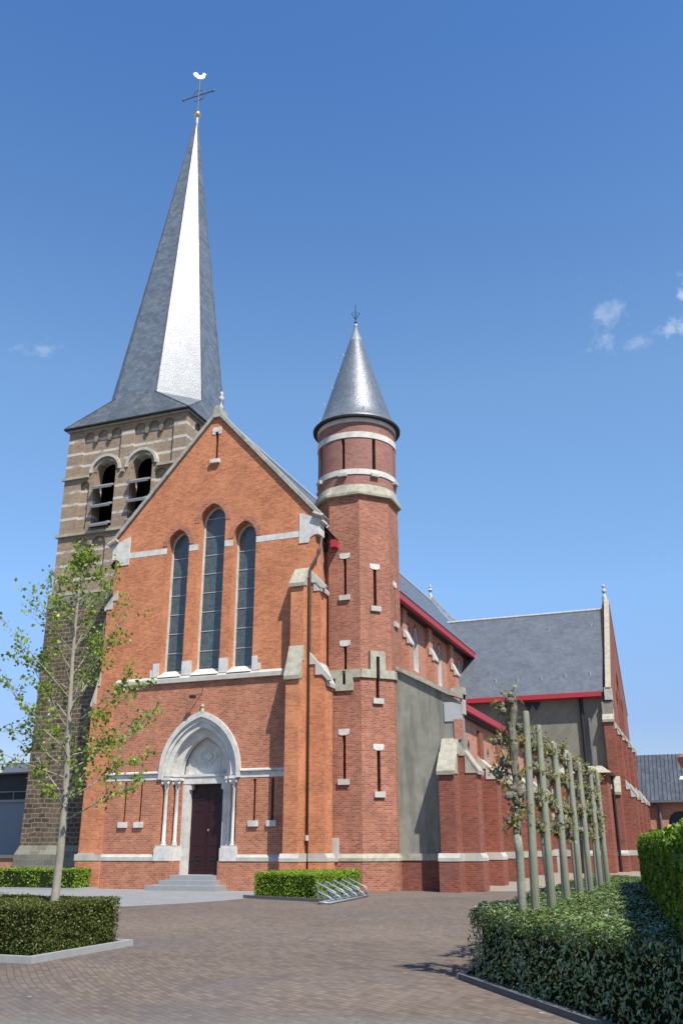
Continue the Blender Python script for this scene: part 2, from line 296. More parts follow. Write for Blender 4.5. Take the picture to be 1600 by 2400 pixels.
# ------------------------------------------------------------------ mesh builder
class MB:
    def __init__(s): s.v = []; s.f = []
    def add(s, vs, fs):
        o = len(s.v); s.v += [tuple(v) for v in vs]; s.f += [tuple(i+o for i in f) for f in fs]; return s
    def box(s, x0, x1, y0, y1, z0, z1):
        return s.add([(x0, y0, z0), (x1, y0, z0), (x1, y1, z0), (x0, y1, z0), (x0, y0, z1), (x1, y0, z1), (x1, y1, z1), (x0, y1, z1)],
                     [(0, 3, 2, 1), (4, 5, 6, 7), (0, 1, 5, 4), (1, 2, 6, 5), (2, 3, 7, 6), (3, 0, 4, 7)])
    def poly(s, loops, o, ux, uz, n, d):
        """2-D loops (outer + holes) -> slab of depth d behind the front plane. n = direction of depth"""
        o, ux, uz, n = Vector(o), Vector(ux), Vector(uz), Vector(n)
        tri = tessellate_polygon([[Vector((p[0], p[1], 0)) for p in l] for l in loops])
        pts = [p for l in loops for p in l]; k = len(pts)
        A = [o+ux*p[0]+uz*p[1] for p in pts]; B = [a+n*d for a in A]
        fs = [tuple(t) for t in tri]+[tuple(i+k for i in reversed(t)) for t in tri]
        b = 0
        for l in loops:
            m = len(l)
            for i in range(m):
                j = (i+1) % m; fs.append((b+i, b+j, b+j+k, b+i+k))
            b += m
        return s.add(A+B, fs)
    def front(s, loops, y, d): return s.poly(loops, (0, y, 0), (1, 0, 0), (0, 0, 1), (0, 1, 0), d)      # faces -Y
    def side(s, loops, x, d): return s.poly(loops, (x, 0, 0), (0, 1, 0), (0, 0, 1), (-1, 0, 0), d)      # faces +X
    def prism(s, ring0, ring1, cap=True):
        n = len(ring0); vs = list(ring0)+list(ring1); fs = [(i, (i+1) % n, (i+1) % n+n, i+n) for i in range(n)]
        if cap: fs += [tuple(reversed(range(n))), tuple(range(n, 2*n))]
        return s.add(vs, fs)
    def lathe(s, cx, cy, prof, n=24):
        vs = []; fs = []
        for r, z in prof:
            for i in range(n):
                a = 2*math.pi*i/n; vs.append((cx+r*math.cos(a), cy+r*math.sin(a), z))
        for k in range(len(prof)-1):
            for i in range(n):
                j = (i+1) % n; fs.append((k*n+i, k*n+j, (k+1)*n+j, (k+1)*n+i))
        fs += [tuple(reversed(range(n))), tuple(range((len(prof)-1)*n, len(prof)*n))]
        return s.add(vs, fs)
    def tube(s, pts, r, n=8):
        pts = [Vector(p) for p in pts]; rs = r if isinstance(r, (list, tuple)) else [r]*len(pts)
        vs = []; fs = []; prev = None
        for i, p in enumerate(pts):
            d = (pts[min(i+1, len(pts)-1)]-pts[max(i-1, 0)]).normalized()
            a = Vector((0, 0, 1)) if abs(d.z) < .9 else Vector((1, 0, 0))
            if prev is None: u = d.cross(a).normalized()
            else: u = (prev-d*prev.dot(d)).normalized()
            prev = u; v = d.cross(u)
            for k in range(n):
                t = 2*math.pi*k/n; vs.append(p+(u*math.cos(t)+v*math.sin(t))*rs[i])
        for i in range(len(pts)-1):
            for k in range(n):
                j = (k+1) % n; fs.append((i*n+k, i*n+j, (i+1)*n+j, (i+1)*n+k))
        fs += [tuple(reversed(range(n))), tuple(range((len(pts)-1)*n, len(pts)*n))]
        return s.add(vs, fs)
    def build(s, name, mat, parent=None, smooth=False, off=None):
        me = bpy.data.meshes.new(name)
        vs = s.v if off is None else [(a-off[0], b_-off[1], c-off[2]) for a, b_, c in s.v]
        me.from_pydata(vs, [], s.f); me.update()
        me.materials.append(mat)
        if smooth: me.polygons.foreach_set('use_smooth', [True]*len(me.polygons))
        o = bpy.data.objects.new(name, me); C.objects.link(o)
        if parent: o.parent = parent
        return o
def build_split(mb, name, mat, parent=None, smooth=False, off=None):
    """every loose piece of the builder becomes an object of its own"""
    par = list(range(len(mb.v)))
    def fd(i):
        while par[i] != i: par[i] = par[par[i]]; i = par[i]
        return i
    for f_ in mb.f:
        for k in f_[1:]:
            a, b_ = fd(f_[0]), fd(k)
            if a != b_: par[b_] = a
    groups = {}
    for f_ in mb.f: groups.setdefault(fd(f_[0]), []).append(f_)
    out = []
    for g_ in groups.values():
        idx = sorted({i for f_ in g_ for i in f_}); mp = {i: k for k, i in enumerate(idx)}
        m_ = MB(); m_.v = [mb.v[i] for i in idx]; m_.f = [tuple(mp[i] for i in f_) for f_ in g_]
        out.append(m_.build(name, mat, parent, smooth, off))
    return out
MB.split = build_split
def tag(o, label=None, cat=None, group=None, kind=None):
    if label: o['label'] = label
    if cat: o['category'] = cat
    if group: o['group'] = group
    if kind: o['kind'] = kind
    return o
def empty(name, loc, label=None, cat=None, group=None):
    o = bpy.data.objects.new(name, None); C.objects.link(o); o.location = loc; o.empty_display_size = .3
    return tag(o, label, cat, group)
def copy_tree(o, parent=None):
    c = o.copy(); C.objects.link(c); c.parent = parent
    for ch in o.children: copy_tree(ch, c)
    return c
def rect(x0, x1, z0, z1): return [(x0, z0), (x1, z0), (x1, z1), (x0, z1)]
def pointed(cx, hw, z0, zs, rise, n=8):
    """closed outline of a lancet: sill z0, springing zs, apex zs+rise"""
    Rr = (hw*hw+rise*rise)/(2*hw); a1 = math.atan2(rise, Rr-hw)
    r = [(cx+hw-Rr+Rr*math.cos(a1*i/n), zs+Rr*math.sin(a1*i/n)) for i in range(n+1)]
    l = [(2*cx-x, z) for x, z in reversed(r[:-1])]
    return [(cx-hw, z0), (cx+hw, z0)]+r+l
def roundarch(cx, hw, z0, zs, n=8):
    return [(cx-hw, z0), (cx+hw, z0)]+[(cx+hw*math.cos(math.pi*i/n), zs+hw*math.sin(math.pi*i/n)) for i in range(n+1)]
def arc_ring(cx, hi, ho, zs, ri, ro, zb=None, n=10, rnd=False):
    """arch band between two outlines, open below; zb = foot of the legs"""
    def pts(hw, rise):
        if rnd: return [(cx+hw*math.cos(math.pi*i/(2*n)), zs+hw*math.sin(math.pi*i/(2*n))) for i in range(2*n+1)]
        Rr = (hw*hw+rise*rise)/(2*hw); a1 = math.atan2(rise, Rr-hw)
        r = [(cx+hw-Rr+Rr*math.cos(a1*i/n), zs+Rr*math.sin(a1*i/n)) for i in range(n+1)]
        return r+[(2*cx-x, z) for x, z in reversed(r[:-1])]
    o, i = pts(ho, ro), pts(hi, ri)
    if zb is not None: o = [(cx+ho, zb)]+o+[(cx-ho, zb)]; i = [(cx+hi, zb)]+i+[(cx-hi, zb)]
    return o+list(reversed(i))

church = empty('church', (0, 0, 0), 'red brick village church with a slate spire, round stair turret and white stone bands', 'church')

def buttress(base, d, wdir, width, st, mat, parent=church, cap=STL, name='buttress', plinth=True, back=0.0):
    """base: corner at the wall; d: outward; wdir: along the wall. st=[(protrusion, top of face, top of weathering)...] low to high"""
    base, d, wd = Vector(base), Vector(d), Vector(wdir); z = Vector((0, 0, 1))
    prof = [(-back, 0), (st[0][0], 0)]; prev = None
    for i, (p, zf, zt) in enumerate(st):
        nx = st[i+1][0] if i+1 < len(st) else 0
        prof += [(p, zf), (nx, zt)]
    prof += [(-back, st[-1][2])] if back else []
    b = MB().poly([prof], base, d, z, wd, width); o = b.build(name, mat, parent)
    for i, (p, zf, zt) in enumerate(st):
        cm = MB(); nx = st[i+1][0] if i+1 < len(st) else 0
        dx = p-nx; dz = zt-zf; hh = min(.55, dz*.55)
        q = [(p-dx*.12, zf-.10), (p+.10, zf-.10), (p+.11, zf-.01), (nx+.01, zt+.12), (nx-.02, zt+.12), (nx-.02, zt-hh), (nx+dx*.42, zt-hh), (nx+dx*.42, zf+.02-.12)]
        cm.poly([q], base-wd*.035, d, z, wd, width+.07)
        cm.poly([[(p+.105, zf-.16), (p+.12, zf-.0), (nx+dx*.5, zt-dz*.5+.15), (nx+dx*.5, zt-dz*.5+.05), (p+.04, zf-.02), (p+.04, zf-.16)]], base-wd*.055, d, z, wd, width+.11)
        cm.build('weathering_cap', cap, o)
    if plinth:
        p = st[0][0]
        MB().poly([[(-back, 0), (p+.09, 0), (p+.09, 1.12), (-back, 1.12)]], base-wd*.09, d, z, wd, width+.18).build('plinth', mat, o)
        MB().poly([[(-back, 1.12), (p+.11, 1.12), (p+.11, 1.25), (p+.01, 1.42), (-back, 1.42)]], base-wd*.11, d, z, wd, width+.22).split('plinth_band', ST, o)
    return o

# ------------------------------------------------------------------ west front
LAN = [(-1.82, .59, 15.3, .78), (0, .69, 16.3, .86), (1.72, .59, 15.05, .98)]
LAN = [(-1.80, .59, 15.25, .80), (0, .69, 16.25, .90), (1.74, .59, 15.25, .80)]
SLITS = [-3.66, -2.86, 2.66, 3.5]
gh = [pointed(c, hw, 9.0, zs, r) for c, hw, zs, r in LAN]
gh += [rect(x-.065, x+.065, 2.66, 4.36) for x in SLITS]
gh += [rect(-.085, .085, 19.42, 20.95), pointed(0, 1.84, .004, 4.72, 2.36, 12)]
f = MB().front([[(-5.3, 0), (5.3, 0), (5.3, 15.92), (0, 21.88), (-5.3, 15.92)]]+gh, 0, .6).build('gable_wall', BR, church)
# lower storey shows redder bricks: a thin outer leaf below the sill course
_a = pointed(0, 1.84, 1.3, 4.72, 2.36, 12)
lower = [[(-5.3, 1.3), _a[0]]+_a[:1:-1]+[_a[1], (4.3, 1.3), (4.3, 8.62), (-5.3, 8.62)]]+[rect(x-.065, x+.065, 2.66, 4.36) for x in SLITS]
MB().front(lower, -.035, .038).build('lower_wall', BRL, church)
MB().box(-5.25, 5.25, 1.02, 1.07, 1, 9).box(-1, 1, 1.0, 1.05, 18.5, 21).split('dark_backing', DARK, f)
sc = MB()
def band_front(mb, x0, x1, z0, z1, pr, y=0.0, slope=.06):
    mb.poly([[(0, z0), (pr, z0), (pr, z1-slope), (0, z1)]], (x0, y, 0), (0, -1, 0), (0, 0, 1), (1, 0, 0), x1-x0)
band_front(sc, -5.9, -.0, .0, .0, .0) if 0 else None
for x0, x1 in ((-4.52, -2.42), (-1.2, -.70), (.70, 1.14), (2.34, 4.52)): band_front(sc, x0, x1, 14.88, 15.17, .012, slope=0)
sc.split('white_string_course', WHT, church)
sc = MB(); band_front(sc, -4.75, -1.98, 4.42, 4.66, .05, slope=0); band_front(sc, 1.98, 4.36, 4.42, 4.66, .05, slope=0)
band_front(sc, -4.75, -1.98, 4.68, 4.80, .13); band_front(sc, 1.98, 4.36, 4.68, 4.80, .13)
sc.split('white_string_course', WHT, church)
sc = MB(); band_front(sc, -4.6, 4.37, 8.62, 8.95, .17, slope=.14); sc.build('sill_course', ST, church)
# low plinth
pl = MB(); pl.box(-5.3, -1.35, -.10, .0, 0, 1.12); pl.box(1.35, 4.4, -.10, .0, 0, 1.12); pl.split('plinth', BRL, church)
pb = MB(); band_front(pb, -5.9, -1.99, 1.12, 1.42, .13, slope=.15); band_front(pb, 1.99, 4.3, 1.12, 1.42, .13, slope=.15); pb.split('plinth_band', ST, church)
# tall lancets
for i, (c, hw, zs, r) in enumerate(LAN):
    g = MB().front([pointed(c, hw-.06, 9.2, zs-.02, r-.06)], .50, .03).build('lancet_window', GLS, church)
    fr = MB().front([pointed(c, hw-.002, 9.0, zs, r-.002), pointed(c, hw-.085, 9.25, zs-.02, r-.10)], .44, .09)
    fr.build('stone_frame', WHT, g)
    bar = MB(); z = 10.1
    while z < zs+.3:
        bar.box(c-hw+.07, c+hw-.07, .475, .498, z-.017, z+.017); z += .92
    bar.split('glazing_bar', LEAD, g)
    # brick arch ring over the opening and white blocks at the sill
    MB().front([arc_ring(c, hw+.004, hw+.26, zs, r+.004, r+.27)], -.022, .03).build('brick_arch', BRL, g)
    s_ = MB().poly([[(.0, 9.0), (-.44, 9.26), (-.44, 8.9), (.16, 8.9)]], (c-hw+.003, 0, 0), (0, -1, 0), (0, 0, 1), (1, 0, 0), 2*hw-.006); s_.build('sill', WHT, g)
bl = MB()
for x0, x1, zt in ((-2.72, -2.4, 9.58), (-1.2, -.7, 9.6), (.7, 1.14, 9.6), (2.34, 2.6, 9.58)): bl.box(x0, x1, -.045, .02, 8.95, zt)
bl.box(-2.86, -2.71, -.045, .02, 8.95, 9.28); bl.box(2.6, 2.76, -.045, .02, 8.95, 9.25); bl.split('window_quoins', WHT, church)
# slits
for x in SLITS:
    MB().box(x-.22, x+.22, -.13, .01, 2.46, 2.69).split('slit_sill', WHT, church)
MB().box(-.25, .25, -.03, .02, 20.95, 21.2).box(-.25, -.085, -.03, .02, 20.82, 20.96).box(.085, .25, -.03, .02, 20.82, 20.96).split('slit_lintel', WHT, church)
MB().box(-.25, .25, -.16, .02, 19.24, 19.43).split('slit_sill', WHT, church)
# gable copings, kneelers, finial
def coping(mb, x0, z0, x1, z1, y0, y1, th=.2):
    d = Vector((x1-x0, z1-z0)).normalized(); n = Vector((-d.y, d.x))*(1 if x1 > x0 else -1)
    if n.y < 0: n = -n
    a, b_ = Vector((x0, z0)), Vector((x1, z1))
    mb.front([[tuple(a), tuple(b_), tuple(b_+n*th), tuple(a+n*th)]], y0, y1-y0)
cp = MB(); coping(cp, 5.62, 15.62, 0, 21.92, -.13, .66, .17); coping(cp, -5.62, 15.62, 0, 21.92, -.13, .66, .17)
cp.front([[(-.2, 21.72), (.2, 21.72), (.16, 22.25), (0, 22.4), (-.16, 22.25)]], -.14, .8)
cp.split('gable_coping', STD, church)
kn = MB()
for s in (1, -1):
    pts = [(4.52, 14.56), (4.98, 14.56), (5.06, 14.78), (5.28, 14.9), (5.5, 14.9), (5.5, 15.45), (5.66, 15.5), (5.66, 15.72), (5.50, 15.78), (5.26, 15.74), (4.62, 16.0), (4.52, 16.0)]
    kn.front([[(s*x, z) for x, z in (pts if s > 0 else pts[::-1])]], -.035, .64)
kn.split('kneeler_stone', WHT, church)
kr = MB()
for s in (1, -1):
    kr.tube([(s*5.25, -.1, 15.9), (s*5.72, -.1, 15.68)], .13, 8)
kr.split('kneeler_roll', STD, church)
MB().lathe(0, .25, [(.16, 22.2), (.12, 22.45), (.05, 22.62), (.07, 22.75), (.16, 22.86), (.12, 22.98), (.05, 23.04), (.10, 23.14), (.10, 23.2), (.02, 23.32)], 12).build('stone_finial', ST, church, True)
# corner buttresses of the front (right) and pilaster-like ones (left)
buttress((4.38, 0, 0), (0, -1, 0), (1, 0, 0), .62, [(.87, 8.42, 9.65), (.5, 12.55, 13.25)], BR)
bb = buttress((5.02, -.012, 0), (1, 0, 0), (0, 1, 0), .72, [(.85, 8.2, 8.95), (.56, 12.35, 12.9)], BR, cap=ST)
MB().front([[(5.02, 1.4), (5.86, 1.4), (5.86, 8.3), (5.16, 9.25), (5.02, 9.25)]], -.11, .1).build('lower_face', BR, bb)
MB().front([[(5.16, 9.5), (5.16, 8.98), (5.42, 8.98), (5.42, 8.52), (5.74, 8.52), (6.0, 8.24), (6.10, 8.26), (6.10, 8.40)]], -.17, .2).build('profile_stone', ST, bb)
MB().front([[(5.16, 13.2), (5.16, 12.66), (5.46, 12.6), (5.56, 12.42), (5.82, 12.3), (5.88, 12.42)]], -.08, .2).build('profile_stone', ST, bb)
lb = buttress((-5.0, -.012, 0), (-1, 0, 0), (0, 1, 0), .72, [(.83, 7.95, 9.3), (.55, 12.5, 13.2)], BR, cap=ST)
MB().box(-5.83, -4.66, -.09, .0, 1.4, 7.9).box(-5.9, -4.6, -.17, -.1, 0, 1.12).build('corner_pilaster', BR, church)
MB().box(-5.95, -4.6, -.19, -.0, 1.12, 1.38).build('pilaster_band', ST, church)
# portal
po = MB()
po.front([arc_ring(0, 1.44, 1.83, 4.72, 1.90, 2.34, 4.56, 12)], .06, .32)
po.front([arc_ring(0, 1.13, 1.46, 4.72, 1.52, 1.91, 4.56, 12)], .34, .3)
portal = po.build('portal', WHT, church)
MB().front([arc_ring(0, 1.80, 2.0, 4.72, 2.33, 2.58, 4.44, 12)], -.13, .17).front([arc_ring(0, 1.66, 1.81, 4.72, 2.14, 2.34, 4.56, 12)], -.03, .1).build('hood_mould', WHT, portal)
MB().lathe(0, -.06, [(.09, 7.25), (.06, 7.42), (.10, 7.5), (.03, 7.62)], 10).build('hood_finial', STL, portal)
jb = MB()
for s in (1, -1):
    x0, x1 = sorted((s*1.47, s*1.83)); jb.box(x0, x1, .22, .6, 0, 4.4)
    x0, x1 = sorted((s*1.14, s*1.5)); jb.box(x0, x1, .55, .8, 0, 4.4)
jb.split('brick_jamb', BRL, portal)
jm = MB()
for s in (1, -1):
    x0, x1 = sorted((s*.84, s*1.16)); jm.box(x0, x1, .62, 1.1, .56, 4.3)
    x0, x1 = sorted((s*.74, s*.9)); jm.box(x0, x1, .63, 1.05, 4.02, 4.3)
jm.box(-1.16, 1.16, .60, 1.1, 4.26, 4.56)
jm.build('stone_jamb', WHT, portal)
ty = MB().front([pointed(0, 1.14, 4.62, 4.75, 1.5, 10)], .74, .2).build('tympanum', WHT, portal)
MB().box(-1.12, 1.12, .56, .74, 4.56, 4.66).build('lintel', WHT, portal)
rel = MB()
for k in range(4):
    a = k*math.pi/2+math.pi/4*0; cx, cz = .0+.23*math.cos(a), 5.42+.23*math.sin(a)
    ring = [(cx+.19*math.cos(t*math.pi/8), cz+.19*math.sin(t*math.pi/8)) for t in range(16)]
    hol = [(cx+.15*math.cos(t*math.pi/8), cz+.15*math.sin(t*math.pi/8)) for t in range(16)]
    rel.front([ring, hol], .705+k*.002, .04)
rel.front([arc_ring(0, .93, 1.0, 4.75, 1.22, 1.3, 4.66, 10)], .71, .03)
rel.box(-.06, .06, .70, .74, 5.2, 5.64).box(-.2, .2, .698, .74, 5.36, 5.46)
for x in (-.6, .6): rel.box(x-.02, x+.02, .72, .74, 4.7, 5.5)
rel.build('quatrefoil_relief', WHT, ty)
for s in (1, -1):
    for x, y in ((1.66, .10), (1.31, .42)):
        col = MB().lathe(s*x, y, [(.135, 1.72), (.135, 1.76), (.10, 1.82), (.12, 1.86), (.083, 1.92), (.08, 4.02), (.10, 4.06), (.085, 4.09), (.10, 4.2), (.17, 4.36), (.19, 4.4)], 16).build('column', WHT, portal, True)
        cb = MB().box(s*x-.2, s*x+.2, y-.2, y+.18, 4.4, 4.52)
        for dx in (-.14, .14):
            cb.lathe(s*x+dx, y-.13, [(.02, 4.2), (.055, 4.25), (.06, 4.3), (.03, 4.36)], 8)
        cb.split('capital', WHT, col)
    x0, x1 = sorted((s*1.18, s*1.97)); MB().box(x0, x1, -.14, .55, 1.12, 1.62).box(x0+.03, x1-.03, -.1, .5, 1.6, 1.72).box(*sorted((s*1.1, s*1.5)), .24, .7, 1.1, 1.715).split('pedestal', WHT, portal)
    x0, x1 = sorted((s*1.1, s*1.9)); MB().box(x0, x1, -.11, .7, 0, 1.12).build('pedestal_base', BRL, portal)
door = MB().box(-.84, -.008, .92, .98, .57, 4.27).box(.008, .84, .92, .98, .57, 4.27)
for s in (1, -1):
    for z0, z1 in ((.75, 1.6), (1.72, 3.0), (3.12, 4.1)): door.box(*sorted((s*.1, s*.74)), .905, .922, z0, z1)
door = door.build('double_door', WOODD, portal)
hg = MB()
for s in (1, -1):
    for z in (1.15, 3.6):
        hg.tube([(s*.8, .89, z), (s*.2, .89, z)], .018, 6)
        for k in (1, -1): hg.tube([(s*.62, .89, z), (s*.5, .89, z+k*.1), (s*.36, .89, z+k*.2), (s*.28, .89, z+k*.17), (s*.3, .89, z+k*.1)], .012, 6)
hg.split('iron_hinge', IRON, door); MB().lathe(.07, .87, [(.02, 2.3), (.04, 2.34), (.02, 2.4)], 8).build('handle', GOLD, door)
MB().box(-1.72, 1.58, -1.05, -.1, 0, .20).build('step', BLUE, church)
MB().box(-1.28, 1.28, -.68, .3, .20, .39).build('step', BLUE, church)
MB().box(-.99, 1.09, -.34, 1.0, .39, .57).build('step', BLUE, church)
# floodlight on its bracket above the portal
fl = MB().box(-.42, -.2, -.55, -.33, 7.82, 7.94).tube([(-.3, -.42, 7.94), (-.18, -.2, 8.02), (-.06, 0, 8.1)], .02, 6).build('floodlight', IRON, church)
MB().tube([(-.08, -.05, 8.0), (-.02, -.06, 8.3), (-.1, -.05, 8.6)], .012, 5).build('cable', GREYP, fl)
# downpipe
MB().tube([(5.10, -.09, .05), (5.10, -.09, 13.15), (5.14, -.1, 13.3), (5.55, -.1, 14.0), (5.58, -.08, 14.15), (5.58, .1, 14.75)], .062, 10).build('downpipe', PIPE, church, True)
MB().tube([(5.10, -.13, 1.9), (5.10, -.13, 2.1)], .075, 10).build('pipe_bracket', ST, church)

# ------------------------------------------------------------------ nave body
NX = 5.3
CLY = [13.85, 15.7, 19.25, 21.05, 24.65, 26.4, 3.1, 4.9, 8.5, 10.3]
nh = [pointed(y, .48, 11.35, 13.35, .66, 6) for y in CLY]
nv = MB().side([rect(.6, 39, 8.0, 14.9)]+nh, NX, .5)
nv.side([rect(.6, 39, 0, 15.1)], -NX+.5, .5)
nave = nv.build('nave_wall', BRC, church)
MB().box(-4.5, 4.5, .95, 1.0, 9, 9.01).build('nave_shade', DARK, nave) if 0 else None
for y in CLY:
    g = MB().side([pointed(y, .47, 11.3, 13.35, .65, 6)], NX-.30, .03).build('clerestory_window', GLS, church)
    MB().side([pointed(y, .475, 11.35, 13.35, .655, 6), pointed(y, .41, 11.42, 13.33, .57, 6)], NX-.004, .33).build('stone_frame', WHT, g)
    MB().side([arc_ring(y, .485, .62, 13.35, .665, .82, n=6)], NX+.015, .03).build('window_arch', BRA, g)
for y in (1.9, 7.1, 12.4, 17.75, 23.1):
    buttress((NX, y, 8.2), (1, 0, 0), (0, 1, 0), .8, [(1.0, 3.85, 4.95), (.28, 6.35, 6.6)], BRA, cap=ST, name='clerestory_buttress', plinth=False) if 0 else None
    prof = [(0, 8.2), (.55, 8.2), (.55, 12.5), (.26, 13.05), (.26, 14.55), (0, 14.8)]
    b = MB().poly([prof], (NX, y, 0), (1, 0, 0), (0, 0, 1), (0, 1, 0), .8).build('clerestory_buttress', BRC, church)
    MB().poly([[(.45, 12.36), (.63, 12.36), (.64, 12.47), (.30, 13.2), (.24, 13.2), (.24, 12.75), (.45, 12.7)]], (NX, y-.06, 0), (1, 0, 0), (0, 0, 1), (0, 1, 0), .92).build('weathering_cap', ST, b)
rf = MB()
rf.add([(0, .62, 21.9), (6.05, .62, 14.86), (6.05, 39, 14.86), (0, 39, 21.9), (-6.05, .62, 14.86), (-6.05, 39, 14.86)], [(0, 1, 2, 3), (0, 3, 5, 4)])
rf.add([(0, .62, 21.7), (6.0, .62, 14.74), (6.0, 39, 14.74), (0, 39, 21.7), (-6.0, .62, 14.74), (-6.0, 39, 14.74)], [(3, 2, 1, 0), (4, 5, 3, 0)])
roof = rf.build('nave_roof', SLR, church)
MB().tube([(0, .6, 21.92), (0, 39, 21.92)], .12, 8).split('ridge_tiles', LEAD, roof)
hk = MB()
for k in range(7): 
    x = 2.2+.55*k; z = 21.9-x*7.04/6.05
    hk.tube([(x, .9+.2*(k % 2), z-.02), (x+.05, 1.0, z+.14)], .025, 5)
hk.split('roof_hook', LEAD, roof)
gu = MB().box(5.80, 6.06, .6, 28.9, 14.43, 14.77)
gu.build('gutter', RED, church); MB().box(5.3, 5.84, 1.0, 28.9, 14.44, 14.70).build('eaves_soffit', IRON, church)
cp = MB(); coping(cp, 5.9, 15.2, 0, 22.1, 38.9, 39.4, .25); coping(cp, -5.9, 15.2, 0, 22.1, 38.9, 39.4, .25); cp.front([[(-5.3, 0), (5.3, 0), (5.3, 15), (0, 22), (-5.3, 15)]], 38.95, .4)
cp.build('east_gable', STD, church)
MB().lathe(0, 39.1, [(.2, 22.1), (.14, 22.5), (.07, 22.7), (.2, 22.9), (.08, 23.1), (.12, 23.2), (.02, 23.5)], 10).build('stone_finial', ST, church)
MB().tube([(5.42, 28.0, 9), (5.42, 28.0, 14.5)], .07, 8).build('downpipe', PIPE, church)

# ------------------------------------------------------------------ stair turret
TX, TY = 6.325, 2.78
def octo(ap, z, cx=TX, cy=TY):
    r = ap/math.cos(math.pi/8)
    return [(cx+r*math.cos(math.pi/8+k*math.pi/4), cy+r*math.sin(math.pi/8+k*math.pi/4), z) for k in range(8)]
def octwall(mb, ap, z0, z1, holes={}, th=.3):
    """holes: {azimuth from -Y in degrees: [(z0,z1)...]}"""
    a = 2*ap*math.tan(math.pi/8)
    for k in range(8):
        az = R(45*k); n = Vector((math.sin(az), -math.cos(az), 0)); t = Vector((math.cos(az), math.sin(az), 0))
        o = Vector((TX, TY, 0))+n*ap
        loops = [rect(-a/2, a/2, z0, z1)]+[rect(-.075+dx, .075+dx, h0, h1) for h0, h1, dx in holes.get(45*k, [])]
        mb.poly(loops, o, t, (0, 0, 1), -n, th)
tw = MB()
SLT1 = {0: [(12.2, 13.92, .03), (8.7, 9.9, .03)], 45: [(11.7, 13.42, 0), (8.7, 9.4, 0)], 90: [(11.2, 12.85, 0)]}
SLT0 = {0: [(4.3, 6.08, 0), (8.2, 8.55, .03)], 45: [(3.8, 5.46, 0), (7.62, 8.55, 0)], 90: [(3.3, 5.0, 0), (7.1, 8.4, 0)]}
octwall(tw, 1.80, 8.7, 17.1, SLT1); octwall(tw, 1.90, 1.3, 8.55, SLT0)
turret = tw.build('stair_turret', BRT, church)
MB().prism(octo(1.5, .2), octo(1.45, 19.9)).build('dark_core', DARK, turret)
MB().prism(octo(1.99, 0), octo(1.99, 1.12)).build('turret_plinth', BRT, turret)
MB().prism(octo(2.02, 1.12), octo(2.02, 1.24)).prism(octo(2.02, 1.24), octo(1.92, 1.40)).build('plinth_band', STL, turret)
# the string course steps down round one slit and up round the other
def face_slab(mb, azd, ap, loops, th=.1):
    az = R(azd); n = Vector((math.sin(az), -math.cos(az), 0)); t = Vector((math.cos(az), math.sin(az), 0)); mb.poly(loops, Vector((TX, TY, 0))+n*ap, t, (0, 0, 1), -n, th)
sb = MB()
a = 1.98*2*math.tan(math.pi/8)/2
for k in range(8):
    az = 45*k
    if az == 0: loops = [[(-a, 8.48), (-.36, 8.48), (-.36, 7.94), (.44, 7.94), (.44, 8.48), (a, 8.48), (a-.03, 8.84), (-a+.03, 8.84)], rect(-.045, .105, 8.2, 8.8)]
    elif az == 45: loops = [[(-a, 8.48), (-.082, 8.48), (-.082, 9.42), (.082, 9.42), (.082, 8.48), (a, 8.48), (a-.03, 8.84), (.36, 8.84), (.36, 9.66), (-.36, 9.66), (-.36, 8.84), (-a+.03, 8.84)]]
    else: loops = [[(-a, 8.48), (a, 8.48), (a-.03, 8.84), (-a+.03, 8.84)]]
    face_slab(sb, az, 1.985+.0003*k, loops, .2)
sb.build('string_course', STL, turret)
lt = MB(); sl_ = MB()
for az, ap, zl, zs_, dx in ((0, 1.8, 13.92, 12.2, .03), (0, 1.8, 9.9, None, .03), (0, 1.9, 6.08, 4.3, 0), (45, 1.8, 13.42, 11.7, 0), (45, 1.9, 5.46, 3.8, 0), (45, 1.9, None, 7.62, 0), (90, 1.8, 12.85, 11.2, 0), (90, 1.9, 5.0, 3.3, 0), (90, 1.9, None, 7.1, 0)):
    if zl: face_slab(lt, az, ap+.02, [[(dx-.25, zl+.26), (dx-.25, zl+.06), (dx-.14, zl), (dx+.14, zl), (dx+.25, zl+.06), (dx+.25, zl+.26)]], .06)
    if zs_: face_slab(sl_, az, ap+.10, [rect(dx-.25, dx+.25, zs_-.23, zs_+.0)], .16)
lt.split('slit_lintel', WHT, turret); sl_.split('slit_sill', ST, turret)
# white tie stones
MB().box(5.62, 5.72, .8, .9, 4.1, 4.55).build('tie_stone', WHT, turret)
MB().box(5.85, 6.1, .72, 1.0, 1.1, 2.0).build('corner_stone', ST, turret)
